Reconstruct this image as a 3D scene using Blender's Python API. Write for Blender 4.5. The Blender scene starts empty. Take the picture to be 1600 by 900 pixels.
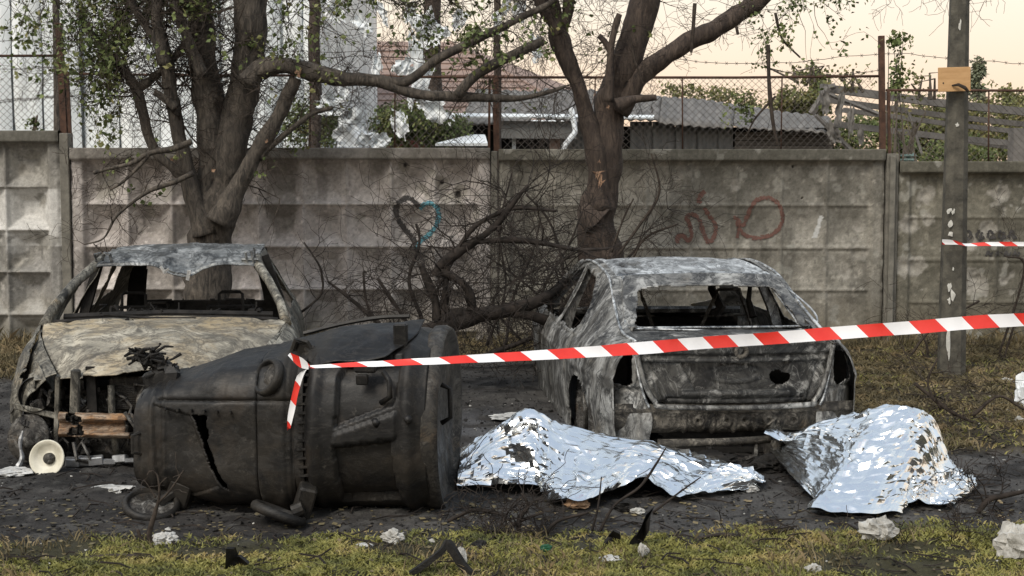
import bpy, math, random
import numpy as np
from mathutils import Vector, Matrix, Euler

R = math.radians
random.seed(7)
NR = np.random.RandomState(11)
S = bpy.context.scene
COL = S.collection

# ------------------------------------------------------------------ camera, sky, sun, exposure
FPX, CAM_H = 2311.0, 1.75
PITCH = math.atan(193 / FPX)
cam = bpy.data.cameras.new('camera'); camo = bpy.data.objects.new('camera', cam); COL.objects.link(camo)
cam.sensor_width = 36; cam.lens = 36 * FPX / 1600; cam.clip_end = 3000; cam.clip_start = .05
camo.location = (0, 0, CAM_H); camo.rotation_euler = (math.pi / 2 - PITCH, 0, 0)
S.camera = camo
S.view_settings.view_transform = 'Standard'; S.view_settings.look = 'None'
S.view_settings.gamma = 1; S.view_settings.exposure = 1.04

SUN_EL, SUN_AZ = R(46), R(215)      # azimuth clockwise from +Y (behind and left of the camera)
W = bpy.data.worlds.new('World'); S.world = W; W.use_nodes = True
nt = W.node_tree; N = nt.nodes; L = nt.links
bg = N['Background']; bg.inputs[1].default_value = 0.12
sky = N.new('ShaderNodeTexSky'); sky.sky_type = 'NISHITA'; sky.sun_disc = False
sky.sun_elevation = SUN_EL; sky.sun_rotation = SUN_AZ; sky.dust_density = 4; sky.ozone_density = 1; sky.air_density = 1
tc = N.new('ShaderNodeTexCoord'); sx = N.new('ShaderNodeSeparateXYZ'); L.new(tc.outputs['Generated'], sx.inputs[0])
rp = N.new('ShaderNodeValToRGB'); L.new(sx.outputs['Z'], rp.inputs[0])
el = rp.color_ramp.elements
el[0].position = 0.0; el[0].color = (1.0, .70, .49, 1)
el[1].position = 1.0; el[1].color = (.43, .51, .62, 1)
e = el.new(.05); e.color = (1.0, .77, .57, 1)
e = el.new(.12); e.color = (1.0, .88, .71, 1)
e = el.new(.40); e.color = (.66, .72, .76, 1)
sc_ = N.new('ShaderNodeVectorMath'); sc_.operation = 'SCALE'; sc_.inputs[3].default_value = 4.8
L.new(rp.outputs[0], sc_.inputs[0])
mx = N.new('ShaderNodeMix'); mx.data_type = 'RGBA'; mx.inputs[0].default_value = 0.86
L.new(sky.outputs[0], mx.inputs[6]); L.new(sc_.outputs[0], mx.inputs[7]); L.new(mx.outputs[2], bg.inputs[0])

sl = bpy.data.lights.new('sun', 'SUN'); sl.energy = 1.15; sl.angle = R(20); sl.color = (1, .93, .82)
so = bpy.data.objects.new('sun', sl); COL.objects.link(so)
sd = Vector((math.sin(SUN_AZ) * math.cos(SUN_EL), math.cos(SUN_AZ) * math.cos(SUN_EL), math.sin(SUN_EL)))
so.rotation_euler = sd.to_track_quat('Z', 'Y').to_euler()

# ------------------------------------------------------------------ surveying helpers
cP, sP = math.cos(PITCH), math.sin(PITCH)
def at(u, v, Y):
    "point of the place at depth Y seen at photo pixel u,v"
    a = (u - 800) / FPX; b = (450 - v) / FPX
    t = Y / (cP + sP * b)
    return Vector((a * t, Y, CAM_H + (-sP + cP * b) * t))
def gr(u, v):
    a = (u - 800) / FPX; b = (450 - v) / FPX
    t = -CAM_H / (-sP + cP * b)
    return Vector((a * t, (cP + sP * b) * t, 0))

# ------------------------------------------------------------------ numpy noise
def _h(i, j, k, s):
    n = (i * 374761393 + j * 668265263 + k * 2147483647 + s * 974634777) & 0xffffffff
    n = ((n ^ (n >> 13)) * 1274126177) & 0xffffffff
    return ((n ^ (n >> 16)) & 0xffff) / 65535.0
def vn(p, seed=0):
    p = np.asarray(p, float); f = np.floor(p); i = f.astype(np.int64); t = p - f; t = t * t * (3 - 2 * t)
    x, y, z = i[..., 0], i[..., 1], i[..., 2]; r = 0
    for a in (0, 1):
        for b in (0, 1):
            for c in (0, 1):
                w = (t[..., 0] if a else 1 - t[..., 0]) * (t[..., 1] if b else 1 - t[..., 1]) * (t[..., 2] if c else 1 - t[..., 2])
                r = r + w * _h(x + a, y + b, z + c, seed)
    return r
def fbm(p, sc=1.0, oct=4, seed=0):
    p = np.asarray(p, float) * sc; r = 0; a = .5; tot = 0
    for o in range(oct):
        r = r + a * vn(p, seed + o * 17); tot += a; a *= .5; p = p * 2.03 + 11.7
    return r / tot
def ss(a, b, x): 
    t = np.clip((x - a) / (b - a), 0, 1); return t * t * (3 - 2 * t)
def inpoly(x, y, poly):
    r = np.zeros(np.shape(x), bool); n = len(poly)
    for i in range(n):
        x0, y0 = poly[i]; x1, y1 = poly[(i + 1) % n]
        if y0 == y1: continue
        c = ((y0 > y) != (y1 > y)) & (x < (x1 - x0) * (y - y0) / (y1 - y0) + x0)
        r ^= c
    return r

# ------------------------------------------------------------------ object helpers
def tag(o, label=None, cat=None, group=None, kind=None):
    if label: o['label'] = label
    if cat: o['category'] = cat
    if group: o['group'] = group
    if kind: o['kind'] = kind
    return o
def thing(name, label, cat, loc=(0, 0, 0), rotz=0, group=None):
    o = bpy.data.objects.new(name, None); COL.objects.link(o); o.empty_display_size = .2
    o.location = loc; o.rotation_euler = (0, 0, rotz)
    return tag(o, label, cat, group)
def mk(name, verts, faces, mat, parent=None, smooth=False, colors=None):
    me = bpy.data.meshes.new(name)
    if isinstance(verts, np.ndarray): verts = verts.tolist()
    if isinstance(faces, np.ndarray): faces = faces.tolist()
    me.from_pydata(verts, [], faces)
    if colors is not None:
        ca = me.color_attributes.new('Col', 'FLOAT_COLOR', 'POINT')
        c4 = np.ones((len(verts), 4), np.float32); c4[:, :3] = colors
        ca.data.foreach_set('color', c4.ravel())
    if smooth: me.polygons.foreach_set('use_smooth', [True] * len(me.polygons))
    me.materials.append(mat); me.update()
    o = bpy.data.objects.new(name, me); COL.objects.link(o)
    if parent: o.parent = parent
    return o
def gridfaces(n, m, keep=None, closed=False):
    i = np.arange((n - 1) * (m if closed else m - 1)); c = m if closed else m - 1
    r, q = i // c, i % c; q2 = (q + 1) % m
    F = np.stack([r * m + q, r * m + q2, (r + 1) * m + q2, (r + 1) * m + q], 1)
    return F if keep is None else F[keep]
def crv(P, n, axis=0, lin=False):
    "Catmull-Rom (or linear) resample of an array of points along an axis"
    P = np.moveaxis(np.asarray(P, float), axis, 0); k = len(P)
    t = np.linspace(0, k - 1, n); i = np.minimum(t.astype(int), k - 2); f = (t - i).reshape((-1,) + (1,) * (P.ndim - 1))
    p1, p2 = P[i], P[i + 1]
    if lin or k < 3: r = p1 * (1 - f) + p2 * f
    else:
        p0 = P[np.maximum(i - 1, 0)]; p3 = P[np.minimum(i + 2, k - 1)]
        p0 = np.where((i == 0).reshape(f.shape), 2 * p1 - p2, p0); p3 = np.where((i == k - 2).reshape(f.shape), 2 * p2 - p1, p3)
        r = .5 * (2 * p1 + (p2 - p0) * f + (2 * p0 - 5 * p1 + 4 * p2 - p3) * f * f + (3 * p1 - p0 - 3 * p2 + p3) * f ** 3)
    return np.moveaxis(r, 0, axis)
def gnormals(V):
    du = np.gradient(V, axis=0); dv = np.gradient(V, axis=1)
    n = np.cross(du, dv); return n / (np.linalg.norm(n, axis=2, keepdims=True) + 1e-9)
def patch(name, rows, nu, nv, mat, parent=None, hole=None, disp=None, dent=.0, thick=.006, seed=0, smooth=True, lin=(False, False), jag=.012, flip=False, extra=None):
    V = crv(crv(rows, nu, 0, lin[0]), nv, 1, lin[1])
    Nn = gnormals(V) * (-1 if flip else 1)
    d = np.zeros(V.shape[:2])
    if dent: d = d + (fbm(V, 4, 3, seed) - .5) * 2 * dent + (fbm(V, 16, 3, seed + 5) - .5) * dent * .7
    if disp is not None: d = d + disp(V)
    V = V + Nn * d[..., None]
    if extra is not None: V = extra(V)
    keep = None
    if hole is not None:
        C = (V[:-1, :-1] + V[1:, :-1] + V[:-1, 1:] + V[1:, 1:]) / 4
        J = C + (np.stack([fbm(C + q * 9, 14, 2, seed + q) for q in range(3)], -1) - .5) * 2 * jag
        keep = ~hole(J).ravel()
    F = gridfaces(nu, nv, keep)
    o = mk(name, V.reshape(-1, 3), F[:, ::-1] if flip else F, mat, parent, smooth)
    if thick:
        s = o.modifiers.new('thickness', 'SOLIDIFY'); s.thickness = thick; s.offset = -1 
    return o
class MB:
    def __init__(s): s.v = []; s.f = []
    def tube(s, pts, rad, sides=6, cap=True):
        pts = [Vector(p) for p in pts]; n = len(pts)
        if not hasattr(rad, '__len__'): rad = [rad] * n
        b = len(s.v); ref = None
        for i, p in enumerate(pts):
            d = (pts[min(i + 1, n - 1)] - pts[max(i - 1, 0)])
            if d.length < 1e-6: d = Vector((0, 0, 1))
            d.normalize()
            if ref is None:
                ref = d.orthogonal().normalized()
            ref = (ref - d * ref.dot(d))
            ref = ref.normalized() if ref.length > 1e-4 else d.orthogonal().normalized()
            q = d.cross(ref)
            for k in range(sides):
                a = 2 * math.pi * k / sides
                s.v.append(p + (ref * math.cos(a) + q * math.sin(a)) * rad[i])
        for i in range(n - 1):
            for k in range(sides):
                k2 = (k + 1) % sides
                s.f.append((b + i * sides + k, b + i * sides + k2, b + (i + 1) * sides + k2, b + (i + 1) * sides + k))
        if cap and sides > 2:
            s.f.append(tuple(b + k for k in range(sides))[::-1]); s.f.append(tuple(b + (n - 1) * sides + k for k in range(sides)))
        return s
    def box(s, c, d, rot=None, bev=0):
        b = len(s.v); M = Euler(rot).to_matrix() if rot else Matrix.Identity(3); c = Vector(c)
        e = bev
        prof = [(-1, -1), (1, -1), (1, 1), (-1, 1)]
        if e:
            X, Y, Z = d[0] / 2, d[1] / 2, d[2] / 2
            ring = [(-X + e, -Y), (X - e, -Y), (X, -Y + e), (X, Y - e), (X - e, Y), (-X + e, Y), (-X, Y - e), (-X, -Y + e)]
            lv = [(-Z, 1 - e / max(X, Y, .01)), (-Z + e, 1), (Z - e, 1), (Z, 1 - e / max(X, Y, .01))]
            for z, k in lv:
                for x, y in ring:
                    kx = (X - e) / X if k < 1 else 1; ky = (Y - e) / Y if k < 1 else 1
                    s.v.append(c + M @ Vector((x * kx, y * ky, z)))
            for i in range(3):
                for k in range(8): s.f.append((b + i * 8 + k, b + i * 8 + (k + 1) % 8, b + (i + 1) * 8 + (k + 1) % 8, b + (i + 1) * 8 + k))
            s.f.append(tuple(b + k for k in range(7, -1, -1))); s.f.append(tuple(b + 24 + k for k in range(8)))
            return s
        for z in (-1, 1):
            for x, y in prof: s.v.append(c + M @ Vector((x * d[0] / 2, y * d[1] / 2, z * d[2] / 2)))
        for q in ((3, 2, 1, 0), (4, 5, 6, 7), (0, 1, 5, 4), (1, 2, 6, 5), (2, 3, 7, 6), (3, 0, 4, 7)): s.f.append(tuple(b + i for i in q))
        return s
    def lathe(s, prof, M, n=24):
        "prof: (r, z) pairs turned about local z, placed by matrix M"
        b = len(s.v); k = len(prof)
        for i in range(n):
            a = 2 * math.pi * i / n
            for r, z in prof: s.v.append(M @ Vector((r * math.cos(a), r * math.sin(a), z)))
        for i in range(n):
            j = (i + 1) % n
            for q in range(k - 1): s.f.append((b + i * k + q, b + j * k + q, b + j * k + q + 1, b + i * k + q + 1))
        return s
    def ribbon(s, pts, wid, up, close=False):
        "flat strip along pts; width vector per point (Vector) "
        b = len(s.v)
        for p, w in zip(pts, wid): s.v.append(Vector(p) + Vector(w) / 2); s.v.append(Vector(p) - Vector(w) / 2)
        for i in range(len(pts) - 1): s.f.append((b + 2 * i, b + 2 * i + 1, b + 2 * i + 3, b + 2 * i + 2))
        return s
    def rock(s, c, r, rng=random, flat=.7):
        b = len(s.v); c = Vector(c)
        base = [(1, 0, 0), (0, 1, 0), (-1, 0, 0), (0, -1, 0), (0, 0, 1), (0, 0, -1)]
        M = Euler((rng.uniform(0, 6), rng.uniform(0, 6), rng.uniform(0, 6))).to_matrix()
        for p in base:
            q = M @ Vector(p) * r * rng.uniform(.6, 1.35); q.z *= flat; s.v.append(c + q)
        for f in ((0, 1, 4), (1, 2, 4), (2, 3, 4), (3, 0, 4), (1, 0, 5), (2, 1, 5), (3, 2, 5), (0, 3, 5)): s.f.append(tuple(b + i for i in f))
        return s
    def build(s, name, mat, parent=None, smooth=False):
        return mk(name, [tuple(v) for v in s.v], s.f, mat, parent, smooth)

# ------------------------------------------------------------------ materials
def newmat(name):
    m = bpy.data.materials.new(name); m.use_nodes = True
    return m, m.node_tree.nodes, m.node_tree.links, m.node_tree.nodes['Principled BSDF']
def tex(N, L, kind='NOISE', scale=5, detail=6, rough=.6, sc3=None, dist=0):
    t = N.new('ShaderNodeTexCoord'); mp = N.new('ShaderNodeMapping'); L.new(t.outputs['Object'], mp.inputs[0])
    if sc3: mp.inputs['Scale'].default_value = sc3
    if kind == 'NOISE':
        n = N.new('ShaderNodeTexNoise'); n.inputs['Scale'].default_value = scale; n.inputs['Detail'].default_value = detail
        n.inputs['Roughness'].default_value = rough; n.inputs['Distortion'].default_value = dist
        L.new(mp.outputs[0], n.inputs[0]); return n.outputs['Fac']
    n = N.new('ShaderNodeTexVoronoi'); n.inputs['Scale'].default_value = scale; L.new(mp.outputs[0], n.inputs[0])
    return n.outputs['Distance']
def ramp(N, L, fac, stops):
    r = N.new('ShaderNodeValToRGB'); L.new(fac, r.inputs[0]); e = r.color_ramp.elements
    while len(e) < len(stops): e.new(.5)
    for k, (p, c) in enumerate(stops):
        e[k].position = p; e[k].color = (c, c, c, 1) if not hasattr(c, '__len__') else (*c, 1)
    return r.outputs[0]
def mixc(N, L, fac, a, b, mode='MIX'):
    m = N.new('ShaderNodeMix'); m.data_type = 'RGBA'; m.blend_type = mode
    for i, x in ((0, fac), (6, a), (7, b)):
        if hasattr(x, 'links') or hasattr(x, 'is_linked'): L.new(x, m.inputs[i])
        elif i == 0: m.inputs[0].default_value = x
        else: m.inputs[i].default_value = (*x, 1)
    return m.outputs[2]
def bump(N, L, h, b, strength=.4, dist=.01):
    bn = N.new('ShaderNodeBump'); bn.inputs['Strength'].default_value = strength; bn.inputs['Distance'].default_value = dist
    L.new(h, bn.inputs['Height']); L.new(bn.outputs[0], b.inputs['Normal'])
def simple(name, c0, c1, scale=8, rough=.8, metal=0, bs=.3, bd=.01, sc3=None, detail=8, lo=.3, hi=.7):
    m, N, L, b = newmat(name)
    f = tex(N, L, 'NOISE', scale, detail, .65, sc3)
    L.new(ramp(N, L, f, [(lo, c0), (hi, c1)]), b.inputs['Base Color'])
    b.inputs['Roughness'].default_value = rough; b.inputs['Metallic'].default_value = metal
    if max(c1) < .13: b.inputs['Specular IOR Level'].default_value = .2
    if bs: bump(N, L, tex(N, L, 'NOISE', scale * 4, 6, .7, sc3), b, bs, bd)
    return m
def burnt(name, char, mid, ash, rust, ash_amt=.5, rust_amt=.62, streak=(1, 1, .55), scale=3.2, rough=.62, metal=.25, soot=.5):
    m, N, L, b = newmat(name)
    big = tex(N, L, 'NOISE', scale, 9, .62, streak, .6)
    c = ramp(N, L, big, [(.36, char), (.47, mid), (.60, [x * .55 for x in mid])])
    f2 = tex(N, L, 'NOISE', scale * 1.9, 10, .68, streak, 1.2)
    c = mixc(N, L, ramp(N, L, f2, [(ash_amt - .04, 0.), (ash_amt + .13, .95)]), c, ash)
    f3 = tex(N, L, 'NOISE', scale * .8, 8, .7, (1, 1, 1), .3)
    c = mixc(N, L, ramp(N, L, f3, [(rust_amt - .03, 0.), (rust_amt + .12, .85)]), c, rust)
    f4 = tex(N, L, 'NOISE', 60, 6, .75)
    c = mixc(N, L, ramp(N, L, f4, [(.52, 0.), (.68, .7)]), c, char)
    f5 = tex(N, L, 'NOISE', scale * 1.7, 8, .66, streak, 1.6)
    c = mixc(N, L, ramp(N, L, f5, [(.44, 0.), (.49, .85), (.54, 0.)]), c, char)
    f6 = tex(N, L, 'NOISE', scale * .9, 6, .55, streak, 2.2)
    c = mixc(N, L, ramp(N, L, f6, [(.485, 0.), (.50, .22), (.515, 0.)]), c, ash)
    f7 = tex(N, L, 'NOISE', scale * .55, 5, .6, (1, 1, 1), .5)
    c = mixc(N, L, ramp(N, L, f7, [(.46, 0.), (.62, soot)]), c, char)
    L.new(c, b.inputs['Base Color'])
    L.new(ramp(N, L, f2, [(.4, rough - .16), (.6, rough + .2)]), b.inputs['Roughness']); b.inputs['Metallic'].default_value = metal; b.inputs['Specular IOR Level'].default_value = .3
    bump(N, L, mixc(N, L, .5, f2, f4), b, .25, .004)
    return m
def colattr(name, scale=30, amt=.5, rough=.9, bs=.4, bd=.006):
    m, N, L, b = newmat(name)
    a = N.new('ShaderNodeAttribute'); a.attribute_name = 'Col'
    f = tex(N, L, 'NOISE', scale, 8, .7); g = tex(N, L, 'NOISE', scale * 4.5, 5, .7)
    c = mixc(N, L, 1.0, a.outputs['Color'], ramp(N, L, f, [(.25, 1 - amt), (.75, 1 + amt * .7)]), 'MULTIPLY')
    c = mixc(N, L, 1.0, c, ramp(N, L, g, [(.3, 1 - amt * .5), (.7, 1 + amt * .4)]), 'MULTIPLY')
    L.new(c, b.inputs['Base Color']); b.inputs['Roughness'].default_value = rough; b.inputs['Specular IOR Level'].default_value = .2
    bump(N, L, mixc(N, L, .5, f, g), b, bs, bd)
    return m

M = {}
M['concrete'] = colattr('concrete_paint', 26, .35)
M['post_concrete'] = simple('post_concrete', (.028, .026, .021), (.13, .12, .095), 9, .9, bs=.8)
M['wall_post'] = simple('wall_post_concrete', (.10, .095, .08), (.24, .225, .19), 9, .9, bs=.6)
M['ground'] = colattr('ground', 60, .55, .85, .9, .014)
M['sedan'] = burnt('burnt_grey_steel', (.018, .018, .019), (.21, .205, .19), (.50, .50, .48), (.24, .20, .145), .50, .60, scale=2.6, rough=.5, metal=.3, soot=.4)
M['sedan_roof'] = burnt('sky_tinted_ash_steel', (.045, .048, .052), (.30, .32, .335), (.78, .80, .80), (.22, .19, .14), .45, .74, (1, .5, 1), rough=.4, metal=.45, soot=.3)  # ash steel with the pale blue skylight put into its colour
M['sedan_deck'] = burnt('sooty_lid_steel', (.014, .014, .014), (.08, .078, .072), (.50, .49, .46), (.15, .12, .085), .56, .63, (1, 1, .8), 3.6, rough=.55, soot=.7)
M['sedan_low'] = burnt('tan_burnt_steel', (.018, .017, .016), (.12, .108, .09), (.36, .33, .28), (.17, .125, .075), .54, .60, (1, 1, 1), 5, rough=.75)
M['hood'] = burnt('tan_ash_hood', (.09, .08, .065), (.29, .265, .21), (.52, .48, .39), (.42, .32, .18), .49, .50, (1, 1.1, 1), 1.9, .7, .1, .35)
M['hatch'] = burnt('yellow_grey_steel', (.03, .029, .026), (.21, .195, .16), (.44, .42, .36), (.26, .19, .10), .52, .58, rough=.65)
M['hatch_roof'] = burnt('sky_tinted_grey_steel', (.03, .032, .034), (.22, .23, .23), (.50, .51, .50), (.20, .17, .12), .50, .62, (1, .4, 1), rough=.5, metal=.35)  # burnt grey steel, bluish skylight on the roof painted into the tone
M['char'] = simple('charred_black', (.008, .008, .008), (.035, .032, .029), 12, .75, .2, .6, .01)
M['junk'] = burnt('burnt_engine_parts', (.012, .011, .011), (.085, .078, .068), (.30, .29, .27), (.15, .10, .06), .54, .60, (1, 1, 1), 7, .7)
M['rust'] = burnt('orange_rusted_beam', (.06, .04, .03), (.27, .17, .10), (.55, .46, .36), (.36, .19, .08), .50, .50, (.3, 1, 1), 6, .8, .1)
M['ashwhite'] = simple('white_ash', (.25, .25, .24), (.72, .71, .68), 14, .9, bs=.8)
M['cream'] = simple('cream_enamel', (.45, .42, .32), (.78, .75, .64), 9, .6, bs=.2)
M['alu'] = simple('molten_alloy', (.10, .10, .10), (.40, .41, .42), 9, .4, .5)
def binmat():
    m, N, L, b = newmat('charred_bin_plastic')
    f = tex(N, L, 'NOISE', 2.2, 8, .6, (1, 1, 1), .5)
    c = ramp(N, L, f, [(.35, (.006, .006, .0065)), (.5, (.012, .0115, .011)), (.62, (.023, .020, .016)), (.7, (.010, .010, .010))])
    f2 = tex(N, L, 'NOISE', 20, 8, .7)
    c = mixc(N, L, ramp(N, L, f2, [(.60, 0.), (.72, .45)]), c, (.13, .12, .105))
    f3 = tex(N, L, 'NOISE', 7, 10, .75, (.35, 1, 1), 1.5)
    c = mixc(N, L, ramp(N, L, f3, [(.485, 0.), (.50, .4), (.515, 0.)]), c, (.08, .074, .066))
    c = mixc(N, L, ramp(N, L, tex(N, L, 'NOISE', 3.3, 6, .65, (1, 1, 1), .4), [(.54, 0.), (.68, .6)]), c, (.045, .036, .027))
    L.new(c, b.inputs['Base Color']); L.new(ramp(N, L, f, [(.3, .38), (.7, .7)]), b.inputs['Roughness']); b.inputs['Metallic'].default_value = .1; b.inputs['Specular IOR Level'].default_value = .35
    bump(N, L, tex(N, L, 'NOISE', 34, 8, .7), b, .45, .006)
    return m
M['bin'] = binmat()
M['bin_rim'] = burnt('grey_brown_bin_rim', (.02, .019, .018), (.085, .078, .068), (.20, .19, .17), (.11, .08, .05), .60, .58, (1, 1, 1), 5, .6, .2)
def foilmat():
    m, N, L, b = newmat('silver_foil')
    b.inputs['Base Color'].default_value = (.90, .92, .93, 1); b.inputs['Metallic'].default_value = 1; b.inputs['Roughness'].default_value = .20
    t = N.new('ShaderNodeTexCoord'); h = None
    for sc, w in ((5, 1.0), (13, .25)):
        mp = N.new('ShaderNodeMapping'); L.new(t.outputs['Object'], mp.inputs[0]); mp.inputs['Rotation'].default_value = (.3, .5, sc * .2)
        v = N.new('ShaderNodeTexVoronoi'); v.inputs['Scale'].default_value = sc; v.feature = 'F1'; v.distance = 'MANHATTAN'; L.new(mp.outputs[0], v.inputs[0])
        q = N.new('ShaderNodeMath'); q.operation = 'MULTIPLY'; q.inputs[1].default_value = w; L.new(v.outputs['Distance'], q.inputs[0])
        if h is None: h = q.outputs[0]
        else:
            a = N.new('ShaderNodeMath'); a.operation = 'ADD'; L.new(h, a.inputs[0]); L.new(q.outputs[0], a.inputs[1]); h = a.outputs[0]
    bump(N, L, h, b, .14, .03)
    return m
M['foil'] = foilmat()
def bark(name, c0, c1, c2):
    m, N, L, b = newmat(name)
    f = tex(N, L, 'NOISE', 26, 10, .75, (1, 1, .28), .8); g = tex(N, L, 'NOISE', 3, 5, .6)
    c = ramp(N, L, f, [(.38, c0), (.50, c1), (.66, c2)])
    c = mixc(N, L, ramp(N, L, g, [(.45, 0.), (.6, .5)]), c, [x * .55 for x in c1])
    L.new(c, b.inputs['Base Color']); b.inputs['Roughness'].default_value = .9
    bump(N, L, f, b, .7, .02)
    return m
M['bark_a'] = bark('grey_brown_bark', (.022, .019, .016), (.075, .063, .051), (.16, .135, .108))
M['bark_b'] = bark('dark_brown_bark', (.018, .013, .011), (.062, .045, .035), (.12, .09, .07))
M['twig'] = simple('twig_bark', (.018, .014, .012), (.075, .06, .048), 20, .9, bs=0)
M['twig_light'] = simple('grey_twig_bark', (.06, .05, .04), (.17, .14, .11), 20, .9, bs=0)
M['burnt_twig'] = simple('charred_twig_bark', (.010, .009, .008), (.05, .04, .034), 14, .85, bs=.4)
M['rawwood'] = simple('torn_pale_wood', (.13, .065, .04), (.42, .27, .17), 40, .85, sc3=(1, 1, .2))
def leafmat(name, c0, c1, c2):
    m, N, L, b = newmat(name)
    f = tex(N, L, 'NOISE', 3.5, 4, .6)
    L.new(ramp(N, L, f, [(.35, c0), (.52, c1), (.68, c2)]), b.inputs['Base Color']); b.inputs['Roughness'].default_value = .75
    try: b.inputs['Subsurface Weight'].default_value = 0
    except Exception: pass
    return m
M['leaf'] = leafmat('tree_leaf', (.06, .085, .025), (.13, .165, .05), (.22, .20, .08))
M['leaf_far'] = leafmat('far_leaf', (.10, .12, .035), (.17, .17, .06), (.24, .19, .08))
M['leaf_pale'] = leafmat('grey_green_leaf', (.11, .13, .08), (.17, .19, .12), (.22, .21, .13))
M['grass'] = leafmat('yellow_green_moss', (.10, .11, .035), (.26, .25, .07), (.38, .29, .12))
M['drygrass'] = leafmat('dry_litter', (.06, .05, .028), (.15, .122, .06), (.27, .20, .11))
M['litter'] = simple('rubble', (.018, .018, .018), (.07, .067, .063), 3, .9, bs=0, lo=.45, hi=.75)
M['white_scrap'] = simple('white_scrap', (.20, .19, .165), (.62, .61, .57), 16, .8, bs=.6)
M['fence_rust'] = simple('rusted_fence_steel', (.05, .028, .02), (.14, .075, .05), 16, .85, .3)
M['wire'] = simple('dull_wire', (.10, .085, .075), (.18, .16, .14), 9, .7, .4, 0)
M['tape_red'] = simple('red_plastic_tape', (.68, .025, .015), (.80, .05, .035), 6, .38, bs=.1)
M['tape_white'] = simple('white_plastic_tape', (.78, .78, .80), (.88, .88, .89), 6, .38, bs=.1)
M['plywood'] = simple('plywood', (.42, .24, .10), (.60, .37, .18), 4, .8, bs=.1, sc3=(1, 1, 6))
M['sheet'] = simple('white_sheeting', (.60, .64, .66), (.84, .86, .86), 2.5, .55, bs=.2)
M['cladding'] = simple('pale_cladding', (.58, .63, .65), (.86, .89, .89), .9, .5, bs=.25, bd=.03, sc3=(1, 1, .25), lo=.38, hi=.62)
M['roof_pink'] = simple('pink_grey_slate', (.24, .165, .135), (.36, .26, .215), 3, .9, bs=.4)
M['roof_grey'] = simple('weathered_corrugated_sheet', (.07, .064, .058), (.20, .187, .17), 2.2, .8, bs=.4, sc3=(3, .6, 1))
M['shed_wall'] = simple('dark_corrugated_wall', (.09, .09, .088), (.20, .20, .19), 4, .8, bs=.3, sc3=(2, 1, .4))
M['plank'] = simple('grey_plank', (.06, .052, .045), (.15, .13, .11), 6, .9, sc3=(.3, 1, 3))
M['brick_red'] = simple('dark_red_brick_wall', (.10, .04, .03), (.20, .085, .065), 12, .9)
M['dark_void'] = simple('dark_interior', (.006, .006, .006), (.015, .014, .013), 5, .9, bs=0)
M['steel_beam'] = simple('weathered_beam_steel', (.10, .095, .09), (.22, .205, .19), 5, .8, .2)
M['spray_dark'] = simple('dark_spray_paint', (.035, .033, .033), (.10, .095, .09), 22, .85, bs=.2)
M['spray_blue'] = simple('pale_blue_spray_paint', (.09, .28, .34), (.17, .42, .50), 22, .85, bs=.2)
M['spray_red'] = simple('brown_red_spray_paint', (.12, .06, .045), (.19, .10, .08), 22, .85, bs=.2)
M['limewash'] = simple('white_lime_marks', (.42, .41, .37), (.66, .65, .60), 25, .9, bs=.3)
M['green_paint'] = simple('green_bottle_plastic', (.012, .05, .028), (.03, .12, .06), 14, .35, bs=0)
M['cardboard'] = simple('brown_cardboard', (.22, .13, .07), (.34, .22, .13), 8, .85)

# ------------------------------------------------------------------ ground
def axis(a, b, step, far, n=16):
    core = np.arange(a, b + 1e-6, step); g = np.geomspace(step * 2, 1, 3)
    lo = a - np.geomspace(step * 2, abs(far), n)[::-1]; hi = b + np.geomspace(step * 2, abs(far), n)
    return np.concatenate([lo, core, hi])
gx = axis(-6.5, 6.5, .028, 400); gy = axis(5.2, 14.6, .028, 400)
GX, GY = np.meshgrid(gx, gy, indexing='ij')
GP = np.stack([GX, GY, GX * 0], -1)
def grass_mask(x, y):
    p = np.stack([x, y, x * 0], -1); n = (fbm(p, 1.3, 4, 3) - .5); n2 = (fbm(p, 6, 3, 8) - .5)
    edge = 6.78 + n * .75 + n2 * .35 + np.where(x < -1.9, -.38 * (-1.9 - x) * 1.2, 0) + .10 * ss(.2, 1.2, x) + .12 * ss(1.4, 2.2, x)
    front = ss(.22, -.16, y - edge)
    rx = 2.35 + n * .9 + n2 * .4
    right = ss(-.12, .2, x - rx) * ss(-.15, .2, y - (8.15 + n * 1.0 + np.where(x < 2.6, .5, 0)))
    burn = ss(.95, .5, np.hypot((x - 3.0) / 1.35, (y - 8.35) / .75))
    right = right * (1 - burn)
    back = ss(-.2, .3, y - (12.9 + n * 1.6)) * ss(-.2, .4, y - 12.2)
    left = ss(-.2, .3, -4.1 - x + n) * ss(0, .6, y - 11.6)
    return front, np.maximum(right, np.maximum(back * .9, left))
gf, gd = grass_mask(GX, GY)
near = (np.abs(GX) < 7) & (GY > 5) & (GY < 15)
gn1 = fbm(GP, .7, 4, 31); gn2 = fbm(GP, 5, 4, 32); gn3 = fbm(GP, 14, 3, 33)
GZ = np.where(near, (gn2 - .5) * .045 + (gn3 - .5) * .035 + (gn1 - .5) * .03, -.01)
GZ = GZ + gf * .01 + gd * .03 * gn2
def mixa(a, b, t): return a * (1 - t[..., None]) + np.array(b) * t[..., None]
gc = np.zeros(GP.shape) + np.array((.050, .046, .043))
gc = mixa(gc, (.098, .093, .088), ss(.48, .64, gn1) * .8)
gc = mixa(gc, (.022, .0205, .0195), ss(.50, .64, gn2) * .75)
gc = mixa(gc, (.125, .12, .11), ss(.60, .72, gn3) * .55)
grey = ss(.9, .3, np.hypot((GX + .1) / 1.2, (GY - 9.4) / 1.6)); gc = mixa(gc, (.14, .14, .145), grey * ss(.42, .6, gn2) * .7)
gc = mixa(gc, (.06, .055, .028), gf * .95)
gc = mixa(gc, (.085, .066, .038), gd * .95)
gc = mixa(gc, (.04, .034, .022), gd * ss(.5, .62, gn2) * .8)
GP[..., 2] = GZ
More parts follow.
